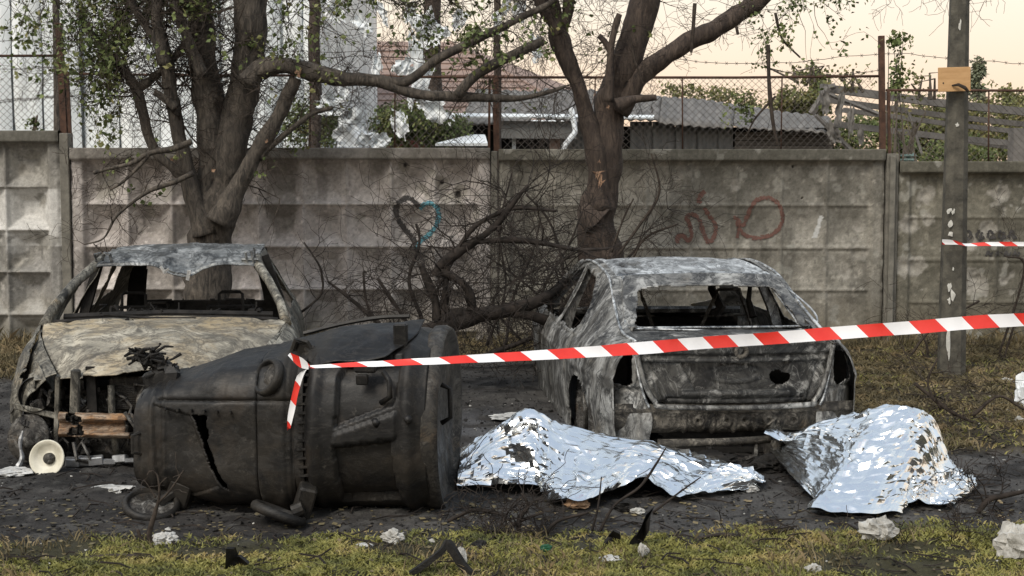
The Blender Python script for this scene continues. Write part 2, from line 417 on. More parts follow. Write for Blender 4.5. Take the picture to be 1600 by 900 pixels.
g = mk('ground', GP.reshape(-1, 3), gridfaces(len(gx), len(gy)), M['ground'], None, True, gc.reshape(-1, 3)); g['kind'] = 'structure'
def gz(x, y):
    i = np.clip(np.searchsorted(gx, x), 1, len(gx) - 1); j = np.clip(np.searchsorted(gy, y), 1, len(gy) - 1)
    return float(GZ[i, j])

# ------------------------------------------------------------------ precast concrete wall
YW = 14.4
wall = thing('concrete_wall', 'long weathered precast concrete panel wall pitted by shrapnel behind the cars', 'wall', (0, YW, 0))
def wall_height(x, z, x0, x1, top, depth, cw=.435, ch=.415, seed=0):
    "relief of one precast panel: y offset towards the camera is negative"
    d = np.zeros_like(x)
    inx = np.minimum(x - x0, x1 - x); fr = .115
    field = ss(fr - .012, fr + .012, inx) * ss(.135, .115, z - (top - .25) + 0.0)
    fieldz = ss(top - .105, top - .13, z)
    field = ss(fr - .012, fr + .012, inx) * fieldz
    cx = (x1 - x0 - 2 * fr) / round((x1 - x0 - 2 * fr) / cw)
    u = ((x - x0 - fr) / cx) % 1 * 2 - 1
    w = ((top - .13 - z) / ch) % 1 * 2 - 1
    m = np.maximum(np.abs(u), np.abs(w))
    pyr = np.clip((1 - m) * 1.5, 0, 1) + .12 * np.clip((.9 - np.abs(u) - np.abs(w)), 0, 1)
    d = field * (.035 + depth * pyr) - field * min(.014, depth * .3) * np.exp(-((1 - m) / .055) ** 2) + field * .006 * np.exp(-((1 - m - .16) / .03) ** 2)
    cap = ss(top - .118, top - .108, z)
    d = d - cap * .045
    P = np.stack([x, z, x * 0 + seed], -1)
    d = d + (fbm(P, 3, 4, seed) - .5) * .014 + (fbm(P, 22, 3, seed + 3) - .5) * .007
    edge = ss(.03, 0, inx) ; d = d + edge * (fbm(P, 18, 3, seed + 9)) * .03
    return d, field
def panel(x0, x1, top, depth, tint, seed, craters, label, painter=None):
    nx = int((x1 - x0) / .0135); nz = int((top + .1) / .0135)
    xs = np.linspace(x0, x1, nx); zs = np.linspace(-.1, top, nz)
    X, Z = np.meshgrid(xs, zs, indexing='ij')
    d, field = wall_height(X, Z, x0, x1, top, depth, seed=seed)
    P = np.stack([X, Z, X * 0 + seed * 3.1], -1)
    a = fbm(P, 1.1, 5, seed + 1); b = fbm(P, 5, 5, seed + 2); c = fbm(P, 17, 4, seed + 4); dr = fbm(P * np.array([1, .18, 1]), 7, 4, seed + 6); fn_ = fbm(P, 34, 3, seed + 7); md = fbm(P, 2.3, 6, seed + 8)
    col = np.zeros(P.shape) + np.array(tint[0])
    col = mixa(col, tint[1], ss(.35, .68, a)); col = mixa(col, tint[2], ss(.45, .70, b) * .6)
    col = mixa(col, np.array(tint[0]) * .52, ss(.55, .68, dr) * .55)
    col = mixa(col, np.array(tint[1]) * 1.35, ss(.66, .73, c) * .6)
    col = col * (1 + (md - .5) * .5)[..., None] * (1 + (fn_ - .5) * .7)[..., None]
    col = mixa(col, np.array(tint[0]) * .32, ss(.67, .74, fn_) * .5)
    col = mixa(col, (.085, .08, .065), ss(.52, .62, fbm(P * np.array([1, .5, 1]), 3.1, 5, seed + 12)) * .42)
    col = mixa(col, (.16, .14, .10), ss(.55, .1, Z + (b - .5) * .5) * .6)          # splashed soil near the ground
    col = mixa(col, (.10, .095, .075), ss(top - .12, top - .10, Z) * .62)         # mossy cap
    if painter: col = painter(col, X, Z, a, b, c)
    rng = np.random.RandomState(seed + 50)
    cr = list(craters) + [(rng.uniform(x0 + .15, x1 - .15), rng.uniform(.3, top - .2), rng.uniform(.006, .016), 0) for _ in range(110)]
    for (ex, ez, r, deep) in cr:
        q = np.hypot(X - ex, Z - ez) * (1 + (c - .5) * 1.4)
        bowl = ss(r * 1.7, r * .2, q)
        d = d + bowl * (r * .45) + (ss(r * .62, r * .3, q) * .055 if deep else 0)
        chip = ss(r * 2.1, r * 1.5, q)
        col = mixa(col, (.36, .34, .30) if not deep else (.30, .28, .24), chip * (.75 if r > .02 else .5))
        if deep: col = mixa(col, (.05, .045, .04), ss(r * .75, r * .5, q))  # shade inside the deep holes painted dark
    V = np.stack([X, d, Z], -1)
    # close the slab: top lip and back
    back = V[:, -1:].copy(); back[..., 1] = .26; back2 = back.copy(); back2[..., 2] = -.1
    V = np.concatenate([V, back, back2], 1); cc = np.concatenate([col, col[:, -1:], col[:, -1:]], 1)
    o = mk('wall_panel', V.reshape(-1, 3), gridfaces(nx, nz + 2), M['concrete'], wall, True, cc.reshape(-1, 3))
    o['label'] = label
    return o
def hx(u): return at(u, 300, YW).x
def hz(v): return at(800, v, YW).z
pink = ((.47, .43, .405), (.57, .53, .50), (.34, .315, .29))
olive = ((.27, .255, .22), (.35, .33, .285), (.195, .185, .155))
grey2 = ((.30, .29, .27), (.38, .365, .33), (.21, .20, .17))
def whitewash(col, X, Z, a, b, c):
    m = ss(0, .02, (hz(293) - Z) + (b - .5) * .10) * (1 - ss(.57, .62, b) * .75) * (1 - ss(.5, .15, Z + (a - .5) * .6) * .8)
    patchy = ss(.35, .45, fbm(np.stack([X, Z, X * 0], -1), 2.2, 4, 71)) 
    m = m * np.where(Z < .95, patchy * .6, 1)
    return mixa(col, (.60, .59, .56), m * .92)
def chips(col, X, Z, a, b, c):
    f = fbm(np.stack([X, Z, X * 0], -1), 8.5, 3, 93)
    return mixa(col, (.34, .33, .29), ss(.70, .74, f) * .7)
def whitescrap(col, X, Z, a, b, c):
    col = chips(col, X, Z, a, b, c)
    m = inpoly(X + (c - .5) * .04, Z, [(hx(1272), hz(372)), (hx(1281), hz(372)), (hx(1288), hz(337)), (hx(1284), hz(336))])
    return mixa(col, (.6, .6, .58), m.astype(float))
def craterlist(l): return [(hx(u), hz(v), r, dp) for u, v, r, dp in l]
panel(-9.3, hx(94), hz(204), .115, grey2, 21, craterlist([(30, 265, .03, 0), (62, 320, .02, 0), (20, 410, .03, 0)]), 'leftmost panel with patchy whitewash', whitewash)
panel(hx(111), hx(766), hz(231), .125, pink, 33, craterlist([(155, 278, .035, 0), (170, 292, .04, 0), (157, 303, .045, 0), (172, 304, .03, 0), (633, 257, .036, 1), (690, 285, .045, 1), (715, 305, .05, 1), (696, 310, .04, 0), (660, 297, .03, 0), (666, 305, .02, 0), (676, 270, .025, 0), (232, 330, .03, 0), (500, 262, .025, 0), (560, 340, .022, 0), (540, 300, .02, 0), (745, 330, .03, 0), (610, 275, .02, 0), (262, 300, .03, 0), (255, 310, .025, 0)]), 'pinkish panel with a two-coloured heart and shrapnel holes', None)
panel(hx(779), hx(1382), hz(233), .036, olive, 45, craterlist([(815, 300, .03, 0), (875, 345, .03, 0), (900, 300, .028, 0), (1060, 275, .03, 0), (1150, 290, .03, 0), (1342, 395, .045, 0), (1345, 355, .03, 0), (1285, 255, .03, 0), (1325, 430, .03, 0), (1335, 312, .02, 0), (1240, 260, .018, 1), (1255, 310, .012, 1)]), 'olive grey panel with faded red scrawl', whitescrap)
panel(hx(1404), 9.6, hz(252), .024, ((.155, .145, .115), (.215, .20, .16), (.11, .105, .085)), 57, craterlist([(1448, 305, .045, 0), (1424, 352, .055, 0), (1415, 415, .06, 0), (1432, 418, .06, 0), (1450, 343, .03, 0), (1565, 303, .05, 0), (1548, 356, .045, 0), (1520, 380, .05, 0), (1535, 445, .06, 0), (1575, 440, .03, 0), (1528, 435, .05, 0), (1580, 375, .03, 0)]), 'dark green-grey rightmost panel peppered with pale chips', chips)
for u0, u1, tp in ((95.5, 109.5, 208), (767.5, 777.5, 236), (1384, 1402.5, 240)):
    b = MB(); b.box(((hx(u0) + hx(u1)) / 2, .06, hz(tp) / 2 - .05), (hx(u1) - hx(u0), .17, hz(tp) + .1), bev=.006); b.build('wall_post', M['wall_post'], wall)
b = MB(); b.box((hx(1392), -.03, hz(240) / 2 - .05), (.055, .1, hz(240) + .06), bev=.008); b.build('wall_post', M['wall_post'], wall)

def stroke(name, pts, w, mat, x0, x1, top, depth, seed, broken=0, wj=.25):
    "sprayed stroke lying on the panel's relief"
    q = crv(np.array([(hx(u), hz(v), 0) for u, v in pts]), len(pts) * 14)
    tg = np.gradient(q, axis=0); nrm = np.stack([-tg[:, 1], tg[:, 0], tg[:, 0] * 0], 1); nrm /= np.linalg.norm(nrm, axis=1, keepdims=True) + 1e-9
    n = len(q); rr = np.linspace(-1, 1, 7)
    wv = w / 2 * (1 + wj * (fbm(q, 30, 2, 5) - .5) * 2)
    X = q[:, 0:1] + nrm[:, 0:1] * wv[:, None] * rr; Z = q[:, 1:2] + nrm[:, 1:2] * wv[:, None] * rr
    d, _ = wall_height(X, Z, x0, x1, top, depth, seed=seed)
    V = np.stack([X, d - .009, Z], -1); keep = None
    C = V[:-1, :-1] * .5 + V[1:, 1:] * .5; e = np.abs((rr[:-1] + rr[1:]) / 2)[None, :]
    keep = (fbm(C, 60, 2, 4) > .18 + .30 * e ** 2 + broken).ravel()
    return mk(name, V.reshape(-1, 3), gridfaces(n, 7, keep), mat, wall, True)
a2 = (hx(111), hx(766), hz(231), .125, 33); a3 = (hx(779), hx(1382), hz(233), .036, 45); a4 = (hx(1404), 9.6, hz(252), .024, 57)
stroke('heart_graffiti', [(655, 325), (645, 313), (634, 310), (623, 316), (618, 330), (622, 345), (634, 362), (645, 376), (652, 388)], .052, M['spray_dark'], *a2)
stroke('heart_graffiti', [(655, 327), (663, 319), (673, 318), (683, 326), (685, 340), (679, 355), (666, 370), (655, 378), (650, 390)], .045, M['spray_blue'], *a2)
for pts in ([(1062, 380), (1060, 372), (1068, 368), (1077, 376), (1082, 366), (1078, 350), (1074, 340), (1083, 335), (1093, 342), (1100, 360), (1108, 378), (1118, 370), (1120, 352), (1108, 335), (1101, 325)],
            [(1096, 318), (1092, 312), (1098, 303), (1103, 299)], [(1148, 338), (1156, 350), (1153, 372)],
            [(1152, 340), (1163, 352), (1176, 322), (1190, 310), (1210, 312), (1223, 330), (1222, 352), (1205, 368), (1178, 372), (1160, 362), (1152, 345)]):
    stroke('scrawl_graffiti', pts, .044, M["spray_red"], *a3, broken=.06)
for k in range(5):
    u = 1513 + k * 17
    stroke('letter_graffiti', [(u, 372), (u + 3, 362), (u + 8, 366), (u + 5, 374), (u + 12, 370)], .035, M['spray_dark'], *a4, broken=.12)
for k in range(4):
    u = 1545 + k * 14
    stroke('letter_graffiti', [(u, 401), (u + 4, 393), (u + 7, 400), (u + 11, 394)], .022, M['spray_dark'], *a4, broken=.12)

# ------------------------------------------------------------------ chain-link fence on the wall
fence = thing('chain_link_fence', 'rusty chain-link fence with bent posts standing on the concrete wall', 'fence', (0, YW + .1, 0))
def bar(name, pts, r, mat, parent, sides=6):
    b = MB(); b.tube(pts, r, sides); return b.build(name, mat, parent, True)
def lp(u, v, dy=0):
    p = at(u, v, YW + .1 + dy); return Vector((p.x, dy, p.z))
for (u0, v0, u1, v1) in ((-300, 86, 97, 87), (108, 115, 470, 118), (470, 118, 930, 121), (930, 121, 1374, 119), (1384, 141, 1900, 140)):
    bar('rail', [lp(u0, v0), lp((u0 + u1) / 2, (v0 + v1) / 2 + 1.2), lp(u1, v1)], .013, M['fence_rust'], fence)
for (u0, v0, u1, v1, r) in ((92, 36, 101, 212, .042), (105, 112, 110, 222, .022), (774, 118, 776, 236, .04), (765, 120, 764, 236, .016), (1377, 56, 1379, 250, .038), (1388, 140, 1390, 252, .018)):
    b = MB(); p, q = lp(u0, v0), lp(u1, v1); b.tube([p, (p + q) / 2, q], r, 4); b.build('post', M['fence_rust'], fence)
for (u, v0, v1) in ((485, 118, 232), (930, 120, 236), (1066, 120, 236), (1222, 119, 236), (275, 118, 232), (1545, 141, 252), (-120, 86, 206), (617, 119, 232), (1720, 141, 252)):
    bar('rod', [lp(u, v0), lp(u + random.uniform(-2, 2), v1)], .009, M['fence_rust'], fence, 4)
for (u0, v0, u1, v1) in ((-300, 86, 97, 202), (110, 117, 764, 231), (778, 120, 1372, 233), (1390, 141, 1900, 252)):
    a, c = lp(u0, v0), lp(u1, v1); x0, x1, zt, zb = a.x, c.x, a.z, c.z
    b = MB(); D = .068; H = zt - zb; n = int((x1 - x0 + H) / D)
    for k in range(n):
        for s in (1, -1):
            xa = x0 + k * D - (H if s > 0 else 0); pts = []
            for q in range(9):
                z = zb + H * q / 8; x = xa + (H * q / 8 if s > 0 else H - 0 - H * q / 8) - (0 if s > 0 else H) + (0)
                if x0 <= x <= x1:
                    sag = .035 * math.sin((x - x0) * 1.7) * math.sin(math.pi * q / 8) + .012 * math.sin(x * 9)
                    pts.append((x, s * .002 + sag, z - .02 * math.sin(x * 2.1) * math.sin(math.pi * q / 8)))
            if len(pts) > 1: b.tube(pts, .0021, 3, False)
    b.build('wire_mesh', M['wire'], fence)
def barbed(pts, name='barbed_wire'):
    q = crv(np.array([tuple(lp(*p)) for p in pts]), len(pts) * 12); q[:, 2] += (fbm(q, 6, 2, 3) - .5) * .03
    b = MB(); b.tube([tuple(x) for x in q], .0035, 3)
    for i in range(0, len(q), 2):
        p = Vector(q[i]); b.tube([p + Vector((-.012, 0, .016)), p + Vector((.012, 0, -.016))], .0025, 3); b.tube([p + Vector((.012, 0, .014)), p + Vector((-.01, .0, -.016))], .0025, 3)
    b.build(name, M['wire'], fence)
barbed([(-100, 70, -.1), (30, 63, -.1), (80, 72, -.1), (130, 85, -.1)])
barbed([(98, 60, 0), (260, 72, 0), (480, 80, 0), (775, 78, 0)]); barbed([(98, 90, 0), (300, 95, 0), (560, 88, 0), (775, 100, 0)])
barbed([(776, 70, 0), (860, 82, 0), (1010, 90, 0), (1120, 97, 0), (1230, 98, 0), (1377, 84, 0), (1500, 92, 0), (1640, 104, 0), (1900, 112, 0)])
barbed([(1200, 110, 0), (1290, 118, 0), (1377, 108, 0)]); barbed([(-300, 155, 0), (-50, 158, 0), (97, 150, 0)])
barbed([(-300, 112, 0), (0, 108, 0), (97, 106, 0)]); barbed([(0, 160, .02), (60, 154, .02), (100, 152, .02), (190, 150, .02)])

# ------------------------------------------------------------------ burnt sedan (seen from behind)
sedan = thing('burnt_sedan', 'burnt-out pale grey sedan seen from behind, rear window and tail lights gone', 'car', (1.35, 8.72, 0), R(5))
SY = [0.10, .45, .85, 1.25, 1.6, 2.1, 2.6, 2.95, 3.4, 4.15]
RX = [.60, .63, .61, .585, .585, .585, .575, .585, .70, .62]    # roof rail half width
RZ = [.69, .715, .83, .975, 1.025, 1.045, 1.0, .88, .66, .52]
HX = [.74, .84, .885, .895, .90, .90, .90, .90, .88, .74]   # body half width
def sedan_side(s):
    rows = []
    for fx, z in ((.95, -.02), (.985, .14), (1.0, .30), (1.0, .46), (.965, .57), (.90, .64)):
        rows.append([(s * HX[i] * fx, SY[i], min(z, RZ[i] - .02) - (.03 * (SY[i] > 3.6) * z)) for i in range(len(SY))])
    rows.append([(s * (RX[i] * .62 + HX[i] * .9 * .38), SY[i], .64 * .38 + RZ[i] * .62 if RZ[i] > .7 else RZ[i] - .008) for i in range(len(SY))])
    rows.append([(s * (RX[i] + .012), SY[i], RZ[i] - .012) for i in range(len(SY))])
    rows.append([(s * (RX[i] - .05), SY[i], RZ[i] + .012) for i in range(len(SY))])
    w1 = [(1.22, .64), (1.24, .72), (1.32, .83), (1.55, .965), (1.80, .995), (2.0, 1.0), (2.0, .63)]
    w2 = [(2.10, .63), (2.10, 1.0), (2.45, .965), (2.80, .85), (3.05, .68), (2.9, .63)]
    wq = [(1.16, .665), (1.25, .70), (1.28, .80), (1.22, .76)]
    def hole(C):
        y, z = C[..., 1], C[..., 2]
        h = inpoly(y, z, w1) | inpoly(y, z, w2)
        h |= (np.hypot((y - .80) / .36, (z - .06) / .34) < 1) | (np.hypot((y - 3.42) / .36, (z - .06) / .34) < 1)
        return h
    def disp(V):
        y, z = V[..., 1], V[..., 2]
        d = np.zeros(y.shape)
        for g0 in (1.22, 2.06, 2.98): d = d - .012 * np.exp(-((y - g0 - .05 * (z - .4)) / .012) ** 2) * (z < .66)
        d = d - .010 * np.exp(-((z - .47) / .02) ** 2) - .02 * ss(.10, .0, z)
        r = np.hypot((y - .80) / .36, (z - .06) / .34); d = d + .018 * np.exp(-((r - 1.07) / .07) ** 2)
        for w in (w1, w2):
            cy = np.mean([p[0] for p in w]); cz = np.mean([p[1] for p in w])
            big = [(cy + (p[0] - cy) * 1.10, cz + (p[1] - cz) * 1.16) for p in w]; d = d - .014 * inpoly(y, z, big)
        return d
    return rows, hole, disp
for s in (-1, 1):
    rows, hole, disp = sedan_side(s)
    if s < 0: rows = rows
    patch('side_panel', rows, 90, 280, M['sedan'], sedan, hole, disp, dent=.007, seed=5 + s, flip=(s < 0))
iy = lambda y: (float(np.interp(y, SY, RX)), float(np.interp(y, SY, RZ)))
def strip(ys, crown, inset=0.0, nx=9, zoff=0):
    rows = []
    for y in ys:
        x, z = iy(y); x -= inset
        rows.append([(x * t, y - (.05 * (1 - t * t) if y < 1.3 else -.03 * (1 - t * t)), z + zoff + crown * (1 - t * t)) for t in np.linspace(-1, 1, nx)])
    return rows
patch('roof', strip([1.22, 1.45, 1.8, 2.2, 2.6, 2.74], .032), 70, 90, M['sedan_roof'], sedan, dent=.007, seed=12, disp=lambda V: -.014 * np.exp(-((np.abs(V[..., 0]) - .50) / .02) ** 2) - .010 * np.exp(-((V[..., 1] - 1.33 - .02 * V[..., 0] ** 2) / .035) ** 2))
# rear window surround: outer ledge, step, inner frame
def rw_rows(grow, back):
    a = []
    for y, z, hw, b in ((.50, .700, .66, 0), (.62, .712, .655, 0), (.80, .80, .635, .0), (1.02, .915, .60, 0), (1.14, .975, .585, 0), (1.23, 1.005, .565, 0)):
        a.append([((hw - .0) * t, y - .055 * (1 - t * t) + back, z + .018 * (1 - t * t)) for t in np.linspace(-1, 1, 9)])
    return a
rwin = [(-.50, .712), (-.53, .73), (-.51, .80), (-.455, .935), (-.42, .950), (0, .966), (.42, .950), (.455, .935), (.51, .80), (.53, .73), (.50, .712)]
rout = [(-.60, .705), (-.525, .962), (-.48, .982), (0, .998), (.48, .982), (.525, .962), (.60, .705)]
patch('rear_window_frame', rw_rows(0, 0), 80, 150, M['sedan'], sedan, lambda C: inpoly(C[..., 0], C[..., 2], rwin),
      lambda V: -.045 * inpoly(V[..., 0], V[..., 2], rout) + .016 * np.exp(-((V[..., 2] - .715) / .012) ** 2), dent=.004, seed=3, jag=.009)
patch('boot_deck', [[(x, y, z + .016 * (1 - (x / .66) ** 2)) for x in np.linspace(-.62, .62, 9)] for y, z in ((.10, .690), (.22, .700), (.36, .705), (.50, .704))], 30, 110, M['sedan_deck'], sedan, dent=.012, seed=8)
# boot lid, rear face with the number plate recess
LZ = [.705, .695, .672, .625, .57, .48, .40, .345, .318]; LY = [.10, .055, .045, .055, .07, .065, .05, .045, .06]; LXw = [.60, .60, .60, .595, .585, .56, .53, .50, .47]
rows = [[(LXw[i] * t, LY[i] + .07 * t * t, LZ[i] + .01 * (1 - t * t)) for t in np.linspace(-1, 1, 9)] for i in range(9)]
rec = [(-.345, .575), (.345, .575), (.255, .405), (-.255, .405)]
def liddisp(V):
    x, z = V[..., 0], V[..., 2]; d = -.05 * inpoly(x, z, rec)
    d = d + .018 * np.exp(-((z - .585) / .011) ** 2) * (np.abs(x) < .56) - .018 * np.exp(-((z - .610) / .012) ** 2)
    d = d + .02 * np.exp(-((z - .385) / .014) ** 2) * (np.abs(x) < .33) - .02 * np.exp(-((z - .352) / .012) ** 2) * (np.abs(x) < .42)
    r = np.hypot(x * .55, z - .50); d = d + .012 * np.exp(-((np.hypot((x) / .15, (z - .50) / .045) - 1) / .16) ** 2) * inpoly(x, z, rec)
    d = d - .014 * np.exp(-((np.abs(x) - (.50 + (z - .5) * .35)) / .016) ** 2) * (z < .6)
    return d
patch('boot_lid', rows, 90, 220, M['sedan_deck'], sedan, lambda C: np.hypot((C[..., 0] - .275) / .055, (C[..., 2] - .475) / .042) < 1, liddisp, dent=.008, seed=14, flip=False, jag=.022)
# lid border flange
b = MB(); fr = [(-.60, .10, .665), (-.585, .105, .57), (-.54, .095, .42), (-.485, .085, .33), (-.44, .065, .308), (0, .03, .300), (.44, .065, .308), (.485, .085, .33), (.54, .095, .42), (.585, .105, .57), (.60, .10, .665)]
b.tube([tuple(q) for q in crv(np.array(fr), 60)], .016, 6); b.build('lid_flange', M['sedan'], sedan, True)
fl = np.array([(x, np.interp(z, [.700, .712, .80, .915, .975, 1.005], [.50, .62, .80, 1.02, 1.14, 1.23]) - .055 * (1 - (x / .6) ** 2) - .012, z + .012) for x, z in rwin + rwin[:1]])
b = MB(); b.tube([tuple(q) for q in crv(fl, 90)], .009, 6); b.build('window_flange', M['sedan_roof'], sedan, True)  # bare steel edge, bright rim light put into its pale colour
fl = np.array([(x * .99, np.interp(z, [.700, .712, .80, .915, .975, 1.005], [.50, .62, .80, 1.02, 1.14, 1.23]) - .055 * (1 - (x / .6) ** 2) - .006, z + .018) for x, z in rout + rout[:1]])
b = MB(); b.tube([tuple(q) for q in crv(fl, 90)], .007, 6); b.build('window_flange', M['sedan_roof'], sedan, True)
for s in (-1, 1):
    q = crv(np.array([(s * (RX[i] + .004), SY[i], RZ[i] + .006) for i in range(0, 8)]), 60)
    b = MB(); b.tube([tuple(x) for x in q], .010, 6); b.build('roof_rail', M['sedan_roof'], sedan, True)  # roof edge tube, pale colour paints the strong light along it
    q = crv(np.array([(s * .615, .13, .70), (s * .60, .125, .60), (s * .585, .12, .50), (s * .55, .10, .36), (s * .52, .09, .30)]), 20)
    b = MB(); b.tube([tuple(x) for x in q], .008, 6); b.build('corner_seam', M['sedan_roof'], sedan, True)
# badge ring and lock
b = MB(); b.lathe([(.02, 0), (.038, 0), (.045, .008), (.04, .014), (.026, .012), (.02, 0)], Matrix.Translation((.02, .035, .64)) @ Matrix.Rotation(R(90), 4, 'X'), 20); b.build('badge_ring', M['sedan_low'], sedan, True)
# corner panels with tail light openings
for s in (-1, 1):
    rows = []
    for z, x0, y0, xo in ((.70, .60, .115, .62), (.665, .605, .13, .70), (.58, .60, .14, .765), (.46, .58, .13, .80), (.34, .53, .12, .81), (.22, .50, .10, .80), (.10, .52, .10, .78)):
        rows.append([(s * (x0 + (xo - x0) * t), y0 + .30 * t ** 2.6, z) for t in np.linspace(0, 1, 7)])
    tl = [(.612, .60), (.62, .645), (.70, .645), (.715, .61), (.755, .61), (.775, .50), (.76, .43), (.64, .42), (.615, .45)]
    patch('tail_corner', rows, 90, 60, M['sedan'], sedan, lambda C, s=s: inpoly(np.abs(C[..., 0]), C[..., 2], tl),
          lambda V: -.02 * np.exp(-((V[..., 2] - .405) / .014) ** 2) + .012 * np.exp(-((np.hypot((np.abs(V[..., 0]) - .69) / .09, (V[..., 2] - .52) / .13) - 1) / .12) ** 2), dent=.008, seed=20 + s, flip=(s < 0), jag=.018)
    b = MB(); b.box((s * .68, .40, .42), (.20, .02, .34)); b.box((s * .60, .30, .42), (.015, .2, .34)); b.build('lamp_housing', M['char'], sedan)
# lower rear panel
def lowdisp(V):
    x, z = V[..., 0], V[..., 2]; d = .012 * np.exp(-((z - .275) / .012) ** 2)
    for cx in (-.22, -.05, .06, .21, .36): 
        r = np.hypot(x - cx, z - .215); d = d + .016 * np.exp(-((r - .026) / .007) ** 2) - .02 * (r < .012)
    for cx in (-.30, -.13, .0, .13, .29, .44): d = d + .014 * np.exp(-((x - cx) / .008) ** 2) * (z < .26)
    return d
patch('lower_panel', [[(.74 * t, .085 + .06 * t * t - k, z) for t in np.linspace(-1, 1, 9)] for z, k in ((.318, 0), (.29, .0), (.24, -.01), (.18, -.02), (.145, -.06))], 34, 230, M['sedan_low'], sedan, None, lowdisp, dent=.02, seed=33)
patch('rear_valance', [[(.78 * t, .20 + .08 * t * t, z - .02 * math.sin(t * 9)) for t in np.linspace(-1, 1, 9)] for z in (.16, .10, .02, -.03)], 24, 120, M['char'], sedan, lambda C: fbm(C, 6, 3, 4) > .60, dent=.03, seed=6)
b = MB(); b.tube([(-.48, .03, .095), (-.1, .0, .10), (.2, -.01, .115)], .024, 8); b.tube([(.2, -.01, .12), (.5, .02, .125)], .030, 8); b.build('tow_bar', M['sedan_low'], sedan, True)
b = MB(); b.tube([(.21, -.03, .10), (.215, -.10, .07), (.20, -.13, .0), (.19, -.12, -.03)], [.022, .024, .028, .03], 8); b.lathe([(.001, .03), (.022, .022), (.032, 0), (.022, -.022), (.001, -.03)], Matrix.Translation((.21, -.11, .10)), 12); b.build('tow_hook', M['sedan_low'], sedan, True)
b = MB(); b.tube([(.11, .0, .10), (.105, -.02, .02), (.04, -.02, .0)], .014, 6); b.tube([(-.15, .1, .08), (-.16, .05, .0)], .02, 6); b.box((.35, .15, .03), (.3, .2, .1), (0, .1, .3)); b.tube([(-.62, .25, .05), (-.35, .3, .03), (0, .3, .02)], .03, 6); b.build('hanging_bracket', M['junk'], sedan)
# floor, interior
b = MB(); b.box((0, 2.1, .02), (1.66, 3.9, .03)); b.box((0, .7, .35), (1.3, .03, .6)); b.box((0, 3.35, .26), (1.6, .04, .50)); b.build('floor_pan', M['char'], sedan)
patch('parcel_shelf', [[(x, y, .665 - .05 * (y - .6)) for x in np.linspace(-.56, .56, 5)] for y in (.56, .85, 1.2)], 40, 80, M['sedan_deck'], sedan, lambda C: fbm(C, 7, 3, 24) > .62, dent=.05, seed=44)
b = MB(); b.box((0, 1.3, .38), (1.15, .06, .40), (.2, 0, 0)); b.build('rear_seat_back', M['junk'], sedan)
for s in (-1, 1):
    b = MB(); b.tube([(s * .80, 2.05, .50), (s * .74, 2.06, .72), (s * .60, 2.06, 1.02)], [.045, .05, .04], 4); b.build('pillar', M['sedan'], sedan)
    b = MB()
    for dx in (-.2, .2): b.tube([(s * .36 + dx, 2.0, .25), (s * .36 + dx * .9, 1.86, .60), (s * .36 + dx * .5, 1.82, .80)], .014, 5)
    b.tube([(s * .36 - .1, 1.82, .78), (s * .36 - .08, 1.80, .86), (s * .36 + .08, 1.80, .86), (s * .36 + .1, 1.82, .78)], .012, 5)
    for k in range(5): b.tube([(s * .36 - .19, 1.98 - k * .03, .30 + k * .09), (s * .36 + .19, 1.98 - k * .03, .31 + k * .09)], .006, 4)
    b.build('seat_frame', M['junk'], sedan)
b = MB(); b.tube([(-.72, 2.95, .60), (0, 2.9, .61), (.72, 2.95, .60)], .03, 6); b.tube([(-.58, 2.72, .98), (0, 2.74, 1.02), (.58, 2.72, .98)], .02, 6); b.build('dash_beam', M['sedan_deck'], sedan)
for s in (-1, 1):
    b = MB(); b.tube([(s * .74, 3.22, .70), (s * .66, 2.95, .87), (s * .57, 2.7, 1.0)], .03, 5); b.build('windscreen_pillar', M['sedan'], sedan)
b = MB(); b.tube([(.30, 2.02, 1.01), (.28, 2.0, .85), (.33, 1.9, .72), (.27, 1.9, .66)], [.02, .03, .035, .05], 6); b.tube([(.50, 1.7, .99), (.47, 1.66, .8), (.49, 1.6, .68)], [.012, .02, .03], 5); b.build('melted_lining', M['char'], sedan)
patch('bonnet', [[(x * w, y, z + .04 * (1 - x * x)) for x in np.linspace(-1, 1, 7)] for y, z, w in ((3.05, .58, .74), (3.5, .52, .72), (3.9, .44, .68), (4.2, .36, .6))], 40, 60, M['sedan'], sedan, dent=.02, seed=71)
patch('front_panel', [[(x * .66, 4.2 - .12 * x * x, z) for x in np.linspace(-1, 1, 7)] for z in (.5, .3, .1, 0)], 20, 40, M['sedan_deck'], sedan, dent=.02, seed=72, flip=True)
def rim(parent, c, axis_rot, r=.20, mat='junk', name='wheel_rim'):
    Mx = Matrix.Translation(c) @ axis_rot; b = MB()
    b.lathe([(r, -.09), (r + .015, -.085), (r - .02, -.06), (r - .03, 0), (r - .02, .06), (r + .015, .085), (r, .09)], Mx, 24)
    b.lathe([(.001, .05), (.05, .055), (.06, .03), (.06, .0)], Mx, 12)
    for k in range(5):
        a = k * 2 * math.pi / 5; b.tube([Mx @ Vector((.04 * math.cos(a), .04 * math.sin(a), .04)), Mx @ Vector(((r - .02) * math.cos(a), (r - .02) * math.sin(a), .02))], [.022, .03], 5)
    return b.build(name, M[mat], parent, True)
RY = Matrix.Rotation(R(90), 4, 'Y'); RYn = Matrix.Rotation(R(-90), 4, 'Y')
for x, y, q in ((-.76, .80, RYn), (.76, .80, RY), (-.76, 3.42, RYn), (.76, 3.42, RY)): rim(sedan, (x, y, .17), q)
for s in (-1, 1):
    b = MB(); b.box((s * .60, .80, .25), (.02, .8, .5)); b.box((s * .72, .44, .2), (.24, .02, .34)); b.build('wheel_arch_liner', M['junk'], sedan)

# ------------------------------------------------------------------ burnt hatchback (seen from the front)
hatch = thing('burnt_hatchback', 'burnt-out tan and grey hatchback facing the camera with its bonnet scorched yellow', 'car', (-2.11, 8.5, 0), R(6.6)); hatch.scale = (.955, 1, 1)
